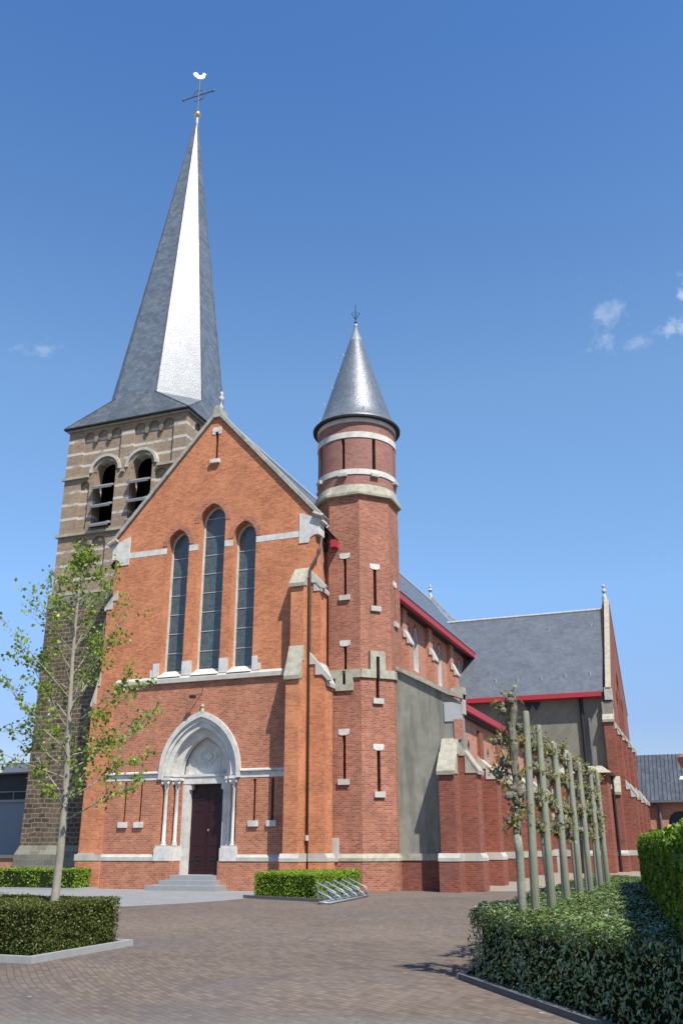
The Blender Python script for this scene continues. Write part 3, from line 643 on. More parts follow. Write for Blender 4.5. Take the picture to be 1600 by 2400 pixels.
# round upper stage with slots
def cyl_slots(mb, r, z0, z1, slots, hw, s0, s1, n=96, th=.3):
    def q(a0, a1, za, zb):
        P = lambda a, rr, z: (TX+rr*math.sin(a), TY-rr*math.cos(a), z)
        mb.add([P(a0, r, za), P(a1, r, za), P(a1, r, zb), P(a0, r, zb)], [(0, 1, 2, 3)])
    P = lambda a, rr, z: (TX+rr*math.sin(a), TY-rr*math.cos(a), z)
    edges = sorted([2*math.pi*i/n-math.pi-.01 for i in range(n)]+[s+e for s in slots for e in (-hw/r, hw/r)]); edges.append(edges[0]+2*math.pi)
    for a0, a1 in zip(edges, edges[1:]):
        mid = (a0+a1)/2
        ins = any(abs((mid-s+math.pi) % (2*math.pi)-math.pi) < hw/r-1e-6 for s in slots)
        if ins: q(a0, a1, z0, s0); q(a0, a1, s1, z1)
        else: q(a0, a1, z0, z1)
    for s in slots:
        for e in (-hw/r, hw/r): mb.add([P(s+e, r, s0), P(s+e, r-th, s0), P(s+e, r-th, s1), P(s+e, r, s1)], [(0, 1, 2, 3)])
        for z in (s0, s1): mb.add([P(s-hw/r, r, z), P(s+hw/r, r, z), P(s+hw/r, r-th, z), P(s-hw/r, r-th, z)], [(0, 1, 2, 3)])
AZS = [R(k*45) for k in range(8)]
BRU = brick('brick_drum', (.30, .135, .10), (.22, .09, .07), (.30, .20, .17), stain=(.8, 1.12), ms=.008, cyl=(6.325, 2.78, 1.9))
dr = MB(); cyl_slots(dr, 1.90, 17.3, 21.0, AZS, .085, 18.3, 19.88)
drum = dr.build('turret_drum', BRU, turret, False)
def ringband(mb, r, z0, z1, slots=None, n=96, depth=.2):
    prof = [(r-depth, z0), (r, z0), (r, z1), (r-depth, z1)]
    mb.lathe(TX, TY, prof, n)
rb = MB(); ringband(rb, 1.935, 19.9, 20.2); ringband(rb, 1.95, 20.72, 20.98); ringband(rb, 1.94, 18.0, 18.27); rb.split('white_ring', WHT, turret)
ds = MB()
for az in range(0, 360, 45): face_slab(ds, az, 2.06, [rect(-.2, .2, 17.9, 18.05)], .2)
ds.split('drum_sill', ST, turret)
# octagonal drip turning into the round drum
o1 = octo(1.98, 16.98); n = 64
cm = MB(); cm.prism(octo(1.98, 16.95), octo(1.99, 17.06))
def oc_r(a, ap):
    k = math.pi/4; b_ = ((a+k/2) % k)-k/2; return ap/math.cos(b_)
v0 = []; v1 = []
for i in range(n):
    a_ = 2*math.pi*i/n; r_ = oc_r(a_, 1.98); v0.append((TX+r_*math.cos(a_), TY+r_*math.sin(a_), 17.06)); v1.append((TX+1.91*math.cos(a_), TY+1.91*math.sin(a_), 17.5))
cm.prism(v0, v1); cm.build('drum_cornice', STL, turret)
cone = MB().lathe(TX, TY, [(1.93, 20.98), (2.12, 20.96), (2.13, 21.06), (1.95, 21.25), (1.72, 21.75), (1.45, 22.6), (.12, 26.95), (.03, 27.1)], 96)
tr = cone.build('cone_roof', SLT, turret, True)
MB().lathe(TX, TY, [(2.0, 20.93), (2.16, 20.93), (2.17, 21.02), (2.0, 21.05)], 64).build('round_gutter', IRON, turret)
MB().lathe(TX, TY, [(.33, 26.2), (.34, 26.25), (.06, 27.15), (.1, 27.2), (.1, 27.3), (.03, 27.36)], 16).build('lead_cap', LEAD, turret, True)
fv = MB().tube([(TX, TY, 27.2), (TX, TY, 28.5)], .022, 6).lathe(TX, TY, [(.03, 27.33), (.09, 27.4), (.03, 27.5)], 8)
for k in range(4):
    a_ = k*math.pi/2+.4; c_, s_ = math.cos(a_), math.sin(a_)
    fv.tube([(TX, TY, 27.6), (TX+.1*c_, TY+.1*s_, 27.8), (TX+.2*c_, TY+.2*s_, 27.98), (TX+.13*c_, TY+.13*s_, 28.06)], .018, 5)
fv.build('iron_finial', IRON, turret)
hk = MB()
for az, zz in ((-70, 21.4), (-70, 22.3), (-70, 23.3), (-70, 24.3), (-70, 25.3), (10, 21.45), (70, 21.5)):
    r_ = (.12+(26.95-zz)*(1.45-.12)/(26.95-22.6)) if zz > 22.6 else 1.9-.25*(zz-21.25)
    a_ = R(az+20); hk.tube([(TX+r_*math.sin(a_), TY-r_*math.cos(a_), zz), (TX+(r_+.1)*math.sin(a_), TY-(r_+.1)*math.cos(a_), zz+.1)], .022, 5)
hk.split('roof_hook', LEAD, turret)

# ------------------------------------------------------------------ aisle
AX = 10.8
awin = [4.55, 8.5, 12.5, 16.4, 20.3]
am = MB().side([rect(2.45, 25.3, 0, 7.15)]+[pointed(y, .34, 3.6, 5.55, .65, 6) for y in awin], AX, .4)
aisle = am.build('aisle_wall', BRC, church)
for y in awin:
    g = MB().side([pointed(y, .33, 3.6, 5.55, .64, 6)], AX-.22, .03).build('aisle_window', GLS, church)
    MB().side([arc_ring(y, .29, .335, 5.55, .6, .645, 3.6, n=6)], AX-.003, .3).build('stone_arch', ST, g)
pw = MB().front([[(7.0, 1.4), (11.12, 1.4), (11.12, 7.35), (10.6, 7.72), (8.3, 8.92), (7.0, 8.92)]], 2.3, .38)
westw = pw.build('rendered_end_wall', PLAS, church)
MB().box(10.35, 11.14, 2.262, 2.3, 6.62, 7.42).build('pale_patch', PLAS2, westw)
MB().box(11.1, 11.2, 2.25, 2.7, 6.9, 7.75).build('corner_block', ST, westw)
MB().front([[(8.3, 8.95), (10.55, 7.74), (11.2, 7.52), (11.2, 7.74), (10.62, 7.92), (8.3, 9.12)]], 2.16, .62).split('raking_coping', STL, westw)
MB().box(10.62, 11.2, 2.5, 2.78, 7.7, 8.05).build('coping_block', STL, westw)
MB().box(7.0, 10.3, 2.24, 2.31, 0, 1.14).build('wall_plinth', BRA, westw)
MB().box(7.0, 10.3, 2.2, 2.31, 1.14, 1.40).split('plinth_band', STL, westw)
MB().front([[(10.75, 5.85), (11.05, 5.85), (11.12, 6.35), (11.12, 6.7), (10.75, 6.7)]], 2.25, .06).build('kneeler_brick', BRC, westw)
buttress((10.22, 2.3, 0), (0, -1, 0), (1, 0, 0), .65, [(.9, 4.55, 5.8)], BRA)
for i in range(6):
    y = 2.3+3.93*i
    b = buttress((10.8, y-.014+.004*i, 0), (1, 0, 0), (0, 1, 0), .82, [(.80, 4.6, 5.75 if i == 0 else 5.4)], BRA, cap=STL if i == 0 else ST)
    if i: MB().box(10.8, 10.93, y+.05, y+.75, 5.3, 6.65).build('pilaster', BRA, b)
MB().box(10.8, 10.89, 3.1, 25.3, 0, 1.12).build('wall_plinth', BRA, aisle)
MB().poly([[(0, 1.12), (.11, 1.12), (.11, 1.25), (.01, 1.42), (0, 1.42)]], (10.8, 3.1, 0), (1, 0, 0), (0, 0, 1), (0, 1, 0), 22.2).split('plinth_band', ST, aisle)
MB().box(11.0, 11.22, 2.85, 25.0, 7.10, 7.38).build('gutter', RED, church)
MB().box(10.8, 11.02, 2.8, 25.0, 6.95, 7.2).build('eaves_soffit', IRON, church)
MB().add([(5.3, 2.6, 8.9), (11.15, 2.6, 7.32), (11.15, 25.3, 7.32), (5.3, 25.3, 8.9), (5.3, 2.6, 8.7), (11.15, 2.6, 7.2), (11.15, 25.3, 7.2), (5.3, 25.3, 8.7)], [(0, 1, 2, 3), (7, 6, 5, 4), (0, 4, 5, 1), (1, 5, 6, 2)]).build('aisle_roof', SLR, church)
MB().tube([(11.0, 2.62, 7.1), (11.0, 2.55, 6.8), (10.94, 2.75, 6.3), (10.94, 2.75, 5.7)], .06, 8).build('downpipe', PIPE, church)
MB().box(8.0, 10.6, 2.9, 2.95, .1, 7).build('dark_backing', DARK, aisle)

# ------------------------------------------------------------------ transept
GX = 15.5
MB().front([rect(5.3, 14.98, 0, 11.2)], 25.32, .4).build('clad_transept_wall', SLC, church)
MB().front([[(9.9, 10.42), (10.15, 10.05), (10.4, 10.42), (10.65, 10.05), (10.9, 10.42), (10.9, 10.6), (9.9, 10.6)]], 25.27, .04).build('slate_zigzag', NAVY, church)
tg = [[(25.3, 0), (38.5, 0), (38.5, 11.2), (31.9, 18.45), (25.3, 11.2)], pointed(31.9, .8, 6.0, 12.2, 1.2), pointed(29.9, .6, 6.0, 10.8, 1.0), pointed(33.9, .6, 6.0, 10.8, 1.0)]
tw_ = MB().side(tg, GX, .5).build('transept_gable', BRA, church)
for y, hw, zs, r in ((31.9, .78, 12.2, 1.18), (29.9, .58, 10.8, .98), (33.9, .58, 10.8, .98)):
    MB().side([pointed(y, hw, 6.0, zs, r)], GX-.3, .03).build('transept_window', GLS, church)
def coping_s(mb, y0, z0, y1, z1, x0, x1, th=.2):
    d = Vector((y1-y0, z1-z0)).normalized(); n = Vector((-d.y, d.x))
    if n.y < 0: n = -n
    a, b_ = Vector((y0, z0)), Vector((y1, z1))
    mb.side([[tuple(a), tuple(b_), tuple(b_+n*th), tuple(a+n*th)]], x1, x1-x0)
cs = MB(); coping_s(cs, 25.0, 11.1, 31.9, 18.62, GX-.30, GX+.04, .2); coping_s(cs, 38.8, 11.1, 31.9, 18.62, GX-.30, GX+.04, .2); cs.split('gable_coping', STL, church)
MB().box(GX-.4, GX+.05, 24.9, 25.6, 10.45, 11.25).split('kneeler_stone', ST, church)
MB().box(14.85, GX+.01, 25.0, 25.32, 9.2, 10.35).build('kneeler_render', PLAS, church)
MB().lathe(GX-.25, 31.9, [(.22, 18.5), (.16, 19.0), (.07, 19.25), (.17, 19.4), (.14, 19.55), (.06, 19.65), (.13, 19.8), (.02, 20.0)], 12).build('stone_finial', ST, church)
troof = MB().add([(0, 31.9, 18.05), (15.0, 31.9, 18.05), (15.0, 24.85, 10.98), (0, 24.85, 10.98), (15.0, 38.9, 10.98), (0, 38.9, 10.98), (0, 31.9, 17.85), (15.0, 31.9, 17.85), (15.0, 24.95, 10.85), (0, 24.95, 10.85), (15, 38.9, 10.85), (0, 38.9, 10.85)],
    [(0, 3, 2, 1), (0, 1, 4, 5), (7, 8, 9, 6), (6, 11, 10, 7), (2, 3, 9, 8)]).build('transept_roof', SLR, church)
rt_ = MB()
for k in range(36): rt_.tube([(.3+k*.41, 31.9, 18.07), (.66+k*.41, 31.9, 18.07)], [.12, .10], 8)
rt_.build('ridge_tiles', ST, troof)
hk = MB()
for x, z in ((7.9, 12.3), (9.4, 12.3), (11.0, 12.3), (12.6, 12.4), (14.2, 12.4), (11.2, 16.6), (14.2, 16.7)):
    y = 24.85+(z-10.98)*.997; hk.tube([(x, y-.02, z-.1), (x, y-.1, z+.12)], .05, 5); hk.box(x-.02, x+.05, y-.1, y, z-.15, z)
hk.split('roof_hook', LEAD, troof)
MB().box(5.6, 14.92, 24.62, 24.88, 10.68, 10.98).box(5.6, 14.92, 24.86, 25.3, 10.66, 10.72).build('gutter', RED, church)
MB().tube([(13.55, 25.18, 6.1), (13.55, 25.18, 10.65)], .12, 8).build('downpipe', IRON, church)
MB().tube([(13.95, 25.2, 6.1), (13.95, 25.2, 9.4)], .09, 8).build('downpipe', GREYP, church)
buttress((14.88, 25.3, 0), (0, -1, 0), (1, 0, 0), .62, [(1.15, 4.75, 5.6), (.5, 9.2, 9.75)], BRA)
for y in (25.3, 29.0, 34.0, 37.7):
    buttress((GX, y, 0), (1, 0, 0), (0, 1, 0), .8, [(.82, 4.6, 5.4), (.30, 8.4, 9.0)], BRA, cap=ST)
MB().box(14.9, 15.62, 25.2, 25.35, 0, 1.12).build('wall_plinth', BRA, church)
# annex in the corner
an = MB().box(11.6, 14.98, 22.0, 25.2, 0, 5.75).build('annex_wall', BRA, church)
MB().add([(11.4, 21.7, 5.75), (15.3, 21.7, 5.75), (15.3, 25.25, 5.75), (11.4, 25.25, 5.75), (12.1, 22.5, 6.2), (14.7, 22.5, 6.2), (14.7, 25.2, 6.2), (12.1, 25.2, 6.2)], [(0, 1, 5, 4), (1, 2, 6, 5), (3, 0, 4, 7), (4, 5, 6, 7), (3, 2, 1, 0)]).build('annex_roof', STL, church)
MB().box(11.5, 11.9, 21.96, 22.2, 0, 1.5).box(11.5, 12.5, 21.95, 22.2, 1.1, 1.45).box(11.5, 12.6, 21.96, 22.1, 3.1, 3.5).box(13.7, 14.6, 21.94, 22.2, 2.7, 3.0).box(11.7, 12.0, 21.95, 22.1, 4.4, 4.9).split('annex_quoins', ST, an)
buttress((13.75, 22.0, 0), (0, -1, 0), (1, 0, 0), .7, [(.8, 3.3, 4.1)], BRA, cap=STL)
MB().front([pointed(13.0, .45, 1.4, 2.6, .7)], 21.97, .04).build('annex_window', GLS, an)
MB().tube([(15.12, 24.0, .1), (15.12, 24.0, 5.7)], .07, 8).build('downpipe', IRON, church)

# ------------------------------------------------------------------ bell tower
X0, X1, Y0, Y1 = -10.5, -2.95, 1.9, 9.45
XC, YC = -6.75, 5.65
tb = MB().box(X0, X1, Y0+.16, Y1, 13.9, 23.6) if 0 else MB()
opL, opR = roundarch(-7.86, .62, 17.6, 20.85), roundarch(-5.58, .62, 17.6, 20.85)
tb.front([rect(X0, X1-.15, 13.9, 23.6), opL, opR], Y0+.14, .5)
tb.side([rect(Y0+.05, Y1, 13.9, 23.6)], X1-.145, .4)
tb.box(X0, X0+.4, Y0+.3, Y1, 13.9, 23.6); tb.box(X0, X1, Y1-.4, Y1, 13.9, 23.6)
def arcade(x0, x1, z0, zs, k, gap=.18, n=6):
    """panel whose head is k round arches"""
    wd_ = (x1-x0-gap*(k-1))/k; hw = wd_/2; pts = [(x0, z0), (x1, z0)]
    for i in reversed(range(k)):
        c = x0+hw+i*(wd_+gap); pts += [(c+hw*math.cos(math.pi*j/n), zs+hw*math.sin(math.pi*j/n)) for j in range(n+1)]
    return pts
def panel(x0, x1, c, hw=.66):
    a = arcade(x0, x1, 20.78, 23.02, 3)
    return [(x0, 20.78), (c-hw, 20.78), (c-hw, 17.6), (c+hw, 17.6), (c+hw, 20.78), (x1, 20.78)]+a[2:]
rl = MB()
rl.front([rect(X0, X1-.144, 17.42, 23.55), panel(-9.48, -7.03, -7.86), panel(-6.22, -3.74, -5.58), roundarch(-9.12, .3, 17.6, 20.1), roundarch(-4.33, .38, 17.6, 20.1)], Y0, .142)
rl.front([rect(X0, X1-.144, 14.12, 17.3), arcade(-9.42, -7.43, 14.3, 16.68, 2, .2), arcade(-6.5, -3.6, 14.3, 16.68, 3, .2)], Y0, .142)
def flipx(l): return l
rl.side([rect(Y0, Y1, 17.42, 23.55), arcade(2.75, 5.1, 20.78, 23.02, 3), arcade(6.0, 8.5, 20.78, 23.02, 3)], X1, .142)
rl.side([rect(Y0, Y1, 14.12, 17.3)], X1, .142)
tower = tb.build('bell_tower', BRW, church)
rl.build('blind_arcade', BRW, tower)
# pendant stones under the arcades
pd = MB()
for x0, x1 in ((-9.48, -7.03), (-6.22, -3.74)):
    wd_ = (x1-x0-.36)/3
    for i in (1, 2):
        c = x0+i*wd_+(i-.5)*.18; pd.front([[(c-.09, 23.05), (c-.13, 22.9), (c-.05, 22.68), (c+.05, 22.68), (c+.13, 22.9), (c+.09, 23.05)]], Y0-.02, .17)
pd.split('corbel_stone', STG, tower)
hd = MB()
for c in (-7.86, -5.58): hd.front([arc_ring(c, .84, 1.0, 20.82, 0, 0, rnd=True)], Y0-.1, .26)
hd.split('hood_arch', ST, tower)
ro = MB()
for c in (-7.86, -5.58): ro.front([arc_ring(c, .625, .85, 20.85, 0, 0, rnd=True)], Y0+.02, .14)
ro.split('arch_order', BRW, tower)
ls = MB()
for x0, x1, z in ((X0-.12, -8.87, 20.66), (-4.57, X1+.1, 20.66), (-6.84, -6.6, 20.66)): ls.box(x0, x1, Y0-.14, Y0, z-.09, z+.06)
for z in (17.32, 14.02): ls.box(X0-.14, X1+.14, Y0-.14, Y1, z-.06, z+.08)
ls.box(X0-.12, X1+.12, Y0-.11, Y1+.1, 23.52, 23.66)
ls.split('tower_string_course', STL, tower)
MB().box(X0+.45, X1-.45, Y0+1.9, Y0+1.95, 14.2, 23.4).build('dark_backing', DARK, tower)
lv = MB()
for c in (-7.86, -5.58):
    for z in (17.78, 18.86, 19.94):
        lv.poly([[(.25, z-.16), (.30, z-.12), (-.35, z+.28), (-.38, z+.22)]], (c-.64, Y0, 0), (0, -1, 0), (0, 0, 1), (1, 0, 0), 1.28)
        lv.poly([[(.22, z-.22), (.29, z-.22), (.29, z-.13), (.22, z-.13)]], (c-.62, Y0, 0), (0, -1, 0), (0, 0, 1), (1, 0, 0), 1.24)
lv.split('louvre', LOUV, tower)
MB().box(X0-.1, X1, Y0-.1, Y1, 0, 13.35).build('stone_shaft', STW, tower)
MB().box(X0-.12, X1, Y0-.12, Y1, 13.35, 13.95).build('tuff_band', STG, tower)
MB().prism([(X0-.26, Y0-.3, 0), (X1, Y0-.3, 0), (X1, Y1, 0), (X0-.26, Y1, 0)], [(X0-.24, Y0-.28, 1.35), (X1, Y0-.28, 1.35), (X1, Y1, 1.35), (X0-.24, Y1, 1.35)]).prism([(X0-.24, Y0-.28, 1.35), (X1, Y0-.28, 1.35), (X1, Y1, 1.35), (X0-.24, Y1, 1.35)], [(X0-.1, Y0-.1, 1.75), (X1, Y0-.1, 1.75), (X1, Y1, 1.75), (X0-.1, Y1, 1.75)]).build('tower_plinth', STG, tower)
# broach skirt and spire
ez, oz = 23.72, 25.5; hw = 3.98; a8 = 2.65; ap = 1.2071*a8
sq = [(XC-hw, YC-hw, ez), (XC+hw, YC-hw, ez), (XC+hw, YC+hw, ez), (XC-hw, YC+hw, ez)]
oc = [(XC-a8/2, YC-ap), (XC+a8/2, YC-ap), (XC+ap, YC-a8/2), (XC+ap, YC+a8/2), (XC+a8/2, YC+ap), (XC-a8/2, YC+ap), (XC-ap, YC+a8/2), (XC-ap, YC-a8/2)]
oc = [(x, y, oz) for x, y in oc]
sk = MB().add(sq+oc, [(0, 1, 5, 4), (1, 6, 5), (1, 2, 7, 6), (2, 8, 7), (2, 3, 9, 8), (3, 10, 9), (3, 0, 11, 10), (0, 4, 11), (3, 2, 1, 0)])
skirt = sk.build('skirt_roof', SLK, tower)
MB().box(XC-hw-.03, XC+hw+.03, YC-hw-.03, YC+hw+.03, ez-.09, ez-.005).build('eaves_board', IRON, skirt)
tip = Vector((-6.02, 5.65, 48.2))
sp = MB(); ring0 = oc; k_ = .018
ring1 = [tuple(Vector(p).lerp(tip, 1-k_)) for p in oc]
sp.prism(ring0, ring1); spire = sp.build('spire', SL, tower)
hp_ = MB()
for p in oc: hp_.tube([p, tuple(Vector(p).lerp(tip, .985))], [.05, .03], 5)
for a_, b_ in ((0, 4), (1, 5), (1, 6), (0, 11)): hp_.tube([(sq+oc)[a_], (sq+oc)[b_]], .035, 5)
hp_.build('hip_flashing', SLK, spire)
tx, ty_, tz = tip
MB().lathe(tx, ty_, [(.10, 47.0), (.10, 48.1), (.07, 48.2)], 12).build('lead_tip', LEAD, spire)
MB().lathe(tx, ty_, [(.05, 48.12)]+[(.26*math.sin(math.pi*i/8), 48.4-.26*math.cos(math.pi*i/8)) for i in range(1, 8)]+[(.04, 48.68)], 16).build('gilt_ball', GOLD, spire, True)
vane = MB().tube([(tx, ty_, 48.6), (tx+.02, ty_, 51.6)], .045, 6)
ux = Vector((1, 0, 0))
for s in (1, -1):
    vane.tube([Vector((tx, ty_, 50.1)), Vector((tx, ty_, 50.1))+ux*(s*1.1)], .04, 6)
    c = Vector((tx, ty_, 50.1))+ux*(s*1.15); vane.add([c+ux*.18, c-ux*.18, c+Vector((0, 0, .18)), c-Vector((0, 0, .18)), c+Vector((0, .08, 0)), c-Vector((0, .08, 0))], [(0, 2, 4), (2, 1, 4), (1, 3, 4), (3, 0, 4), (2, 0, 5), (1, 2, 5), (3, 1, 5), (0, 3, 5)])
    vane.tube([Vector((tx, ty_, 49.6)), Vector((tx, ty_, 49.75))+ux*(s*.35), Vector((tx, ty_, 50.05))+ux*(s*.5)], .028, 5)
    vane.tube([Vector((tx, ty_, 50.6)), Vector((tx, ty_, 50.4))+ux*(s*.35), Vector((tx, ty_, 50.12))+ux*(s*.5)], .028, 5)
vane = vane.build('vane_cross', GREYP, spire)
rp = [(-.46, .20), (-.56, .40), (-.50, .56), (-.36, .62), (-.24, .54), (-.16, .38), (-.02, .30), (.12, .34), (.18, .50), (.22, .60), (.27, .64), (.30, .58), (.35, .62), (.38, .54), (.48, .48), (.39, .44), (.40, .30), (.33, .10), (.18, -.02), (.05, -.06), (.03, -.16), (-.05, -.16), (-.05, -.05), (-.20, .0), (-.30, .10)]
un = Vector((.88, .47, 0))
MB().poly([[(x*.86, z*.86) for x, z in rp]], (tx+.02, ty_, 51.62), un, (0, 0, 1), (-.47, .88, 0), .09).build('weathercock', SILV, vane)

# ------------------------------------------------------------------ ground
def sheet(name, pts, z, mat, kind='structure'):
    o = MB().add([(x, y, z) for x, y in pts], [tuple(range(len(pts)))]).build(name, mat); o['kind'] = kind; return o
sheet('ground', [(-400, -200), (400, -200), (400, 600), (-400, 600)], 0, PAVE)
sheet('forecourt_pavement', [(-14, .5), (-14, -17), (1.0, -14), (2.7, -11.6), (3.6, -9.9), (4.3, -8.4), (4.75, -6.9), (4.95, -5.6), (4.75, -4.0), (4.75, .5)], .004, APR)
MB().add([(11.2, 2.6, .0), (16.9, 4.5, .0), (16.9, 30, .28), (10.6, 30, .28), (10.6, 10.5, .18), (10.9, 6.0, .08)], [(0, 1, 2, 3, 4, 5)]).build('path', PATHM)['kind'] = 'structure'

def kerb(pts, mat, h=.12, wd_=.1, name='kerb'):
    m_ = MB()
    for (a, b_) in zip(pts, pts[1:]):
        a, b_ = Vector((*a, 0)), Vector((*b_, 0)); d = (b_-a).normalized(); n_ = Vector((-d.y, d.x, 0))*wd_/2
        r0 = [a-n_-d*wd_/2, b_-n_+d*wd_/2, b_+n_+d*wd_/2, a+n_-d*wd_/2]
        m_.prism(r0, [p+Vector((0, 0, h)) for p in r0]); h += .002
    o = m_.build(name, mat); o['kind'] = 'structure'; return o

# ------------------------------------------------------------------ foliage
def leaves(name, P, Nrm, size, mat, parent, bias=.6, asp=.55, jit=.35, fold=True):
    n = len(P); P = np.asarray(P, float); Nrm = np.asarray(Nrm, float)
    r = rng.normal(size=(n, 3)); r /= np.linalg.norm(r, axis=1)[:, None]
    nn = Nrm*bias+r*(1-bias); nn /= np.linalg.norm(nn, axis=1)[:, None]
    t = np.cross(nn, rng.normal(size=(n, 3))); t /= np.linalg.norm(t, axis=1)[:, None]
    b = np.cross(nn, t); s = size*(1+jit*rng.uniform(-1, 1, n))[:, None]
    up_ = nn*s*.18 if fold else 0
    V = np.stack([P-t*s*.5, P+b*s*asp*.5+up_-t*s*.05, P+t*s*.5, P-b*s*asp*.5+up_-t*s*.05], 1).reshape(-1, 3)
    me = bpy.data.meshes.new(name); me.vertices.add(4*n); me.vertices.foreach_set('co', V.ravel())
    me.loops.add(4*n); me.loops.foreach_set('vertex_index', np.arange(4*n, dtype=np.int32))
    me.polygons.add(n); me.polygons.foreach_set('loop_start', np.arange(0, 4*n, 4, dtype=np.int32))
    try: me.polygons.foreach_set('loop_total', np.full(n, 4, dtype=np.int32))
    except Exception: pass
    me.update(calc_edges=True); me.validate(); me.materials.append(mat)
    o = bpy.data.objects.new(name, me); C.objects.link(o)
    if parent: o.parent = parent
    return o
def hedge(pts, h, label, lm, size, dens, depth=.13, bump=.05, asp=.55, faces=None, group=None, top_dens=None, core_in=.08, bias=.5):
    """clipped hedge on a polygon (counter-clockwise)"""
    cx = sum(p[0] for p in pts)/len(pts); cy = sum(p[1] for p in pts)/len(pts)
    root = empty('hedge', (cx, cy, 0), label, 'hedge', group)
    P = []; Nn = []
    A = np.array(pts)
    tri = tessellate_polygon([[Vector((p[0], p[1], 0)) for p in pts]])
    for t in tri:
        a, b_, c = A[t[0]], A[t[1]], A[t[2]]; ar = abs(np.cross(b_-a, c-a))/2; n = int(ar*(top_dens or dens))
        r1, r2 = rng.random(n), rng.random(n); sw = r1+r2 > 1; r1[sw] = 1-r1[sw]; r2[sw] = 1-r2[sw]
        q = a+np.outer(r1, b_-a)+np.outer(r2, c-a)
        wv = bump*(np.sin(q[:, 0]*2.1+q[:, 1]*1.3)+np.sin(q[:, 0]*-1.7+q[:, 1]*3.9)*.6+np.sin(q[:, 0]*7+q[:, 1]*6.1)*.35)
        z = h-rng.random(n)**1.5*depth+wv+(rng.random(n) < .04)*rng.random(n)*.05
        P.append(np.column_stack([q, z])); Nn.append(np.tile([0, 0, 1.], (n, 1)))
    k = len(pts)
    for i in range(k):
        if faces is not None and i not in faces: continue
        a, b_ = A[i], A[(i+1) % k]; l = np.linalg.norm(b_-a); n = int(l*h*dens); d = (b_-a)/l; no = np.array([d[1], -d[0]])
        u = rng.random(n); z = rng.random(n)*h
        off = -rng.random(n)**1.5*depth+bump*(np.sin(u*l*4+z*3)+np.sin(u*l*9-z*7)*.5)
        q = a+np.outer(u, b_-a)+no*off[:, None]
        P.append(np.column_stack([q, z])); Nn.append(np.tile([no[0], no[1], .25], (n, 1)))
    P = np.concatenate(P); Nn = np.concatenate(Nn); P = P-np.array([cx, cy, 0])
    leaves('foliage', P, Nn, size, lm, root, asp=asp, bias=bias)
    ins = []
    for x, y in pts:
        d = Vector((cx-x, cy-y)); d.normalize(); ins.append((x+d.x*core_in*1.5-cx, y+d.y*core_in*1.5-cy))
    MB().prism([(x, y, .0) for x, y in ins], [(x, y, h-core_in-bump) for x, y in ins]).build('shade_core', HCORE, root)  # near-black solid body; the hedge's inner shade is put into its colour
    return root
# near left: clipped brownish hedge round the young tree
hedge([(4.5, -22.3), (9.9, -22.35), (9.85, -19.95), (4.5, -19.75)], .82, 'bronze-green clipped hedge in front at left, with the young tree rising from it', L_YEW, .042, 2900, asp=.42, faces=None, bump=.02)
kerb([(4.4, -22.5), (10.03, -22.56), (9.99, -19.8), (4.4, -19.6)], KERB, .1)
# low bright hedge by the tower foot
hedge([(-13.4, -1.75), (-4.75, -1.6), (-4.75, -.5), (-13.4, -.5)], .82, 'bright green low hedge at the foot of the stone tower', L_BOX, .07, 900, faces=None, bump=.02)
kerb([(-13.6, -1.95), (-4.6, -1.8), (-4.6, -.3)], KERB, .08)
# bright hedge before the pipe, beside the bicycle rack
hedge([(5.0, -4.6), (7.85, -5.75), (7.6, -.75), (5.6, -.6)], .84, 'bright green box hedge beside the bicycle rack', L_BOX, .06, 1300, faces=None, bump=.02)
kerb([(4.75, -4.75), (8.3, -6.2), (8.1, -1.6)], KERBD, .1)
# big laurel bed under the pollards
hedge([(16.85, -21.9), (18.9, -24.75), (20.3, -26.6), (19.6, -22.0), (18.75, -14.0), (18.2, -6.2), (16.75, -6.0)], .86, 'broad dark green laurel hedge under the pollards, its near side in deep shade', L_LAU, .07, 800, asp=.36, faces=None, bump=.035, depth=.24, top_dens=1700, core_in=.2, bias=.70)
kerb([(16.68, -10), (16.72, -21.98), (18.82, -24.9), (20.3, -26.85)], KERBD, .07)
hedge([(18.5, -11.0), (18.95, -16.5), (19.5, -22.5), (20.15, -29.5), (21.6, -29.5), (21.0, -20), (20.3, -10.9)], 1.86, 'tall clipped green hedge at the right edge', L_TALL, .07, 1000, faces=None, bump=.03)

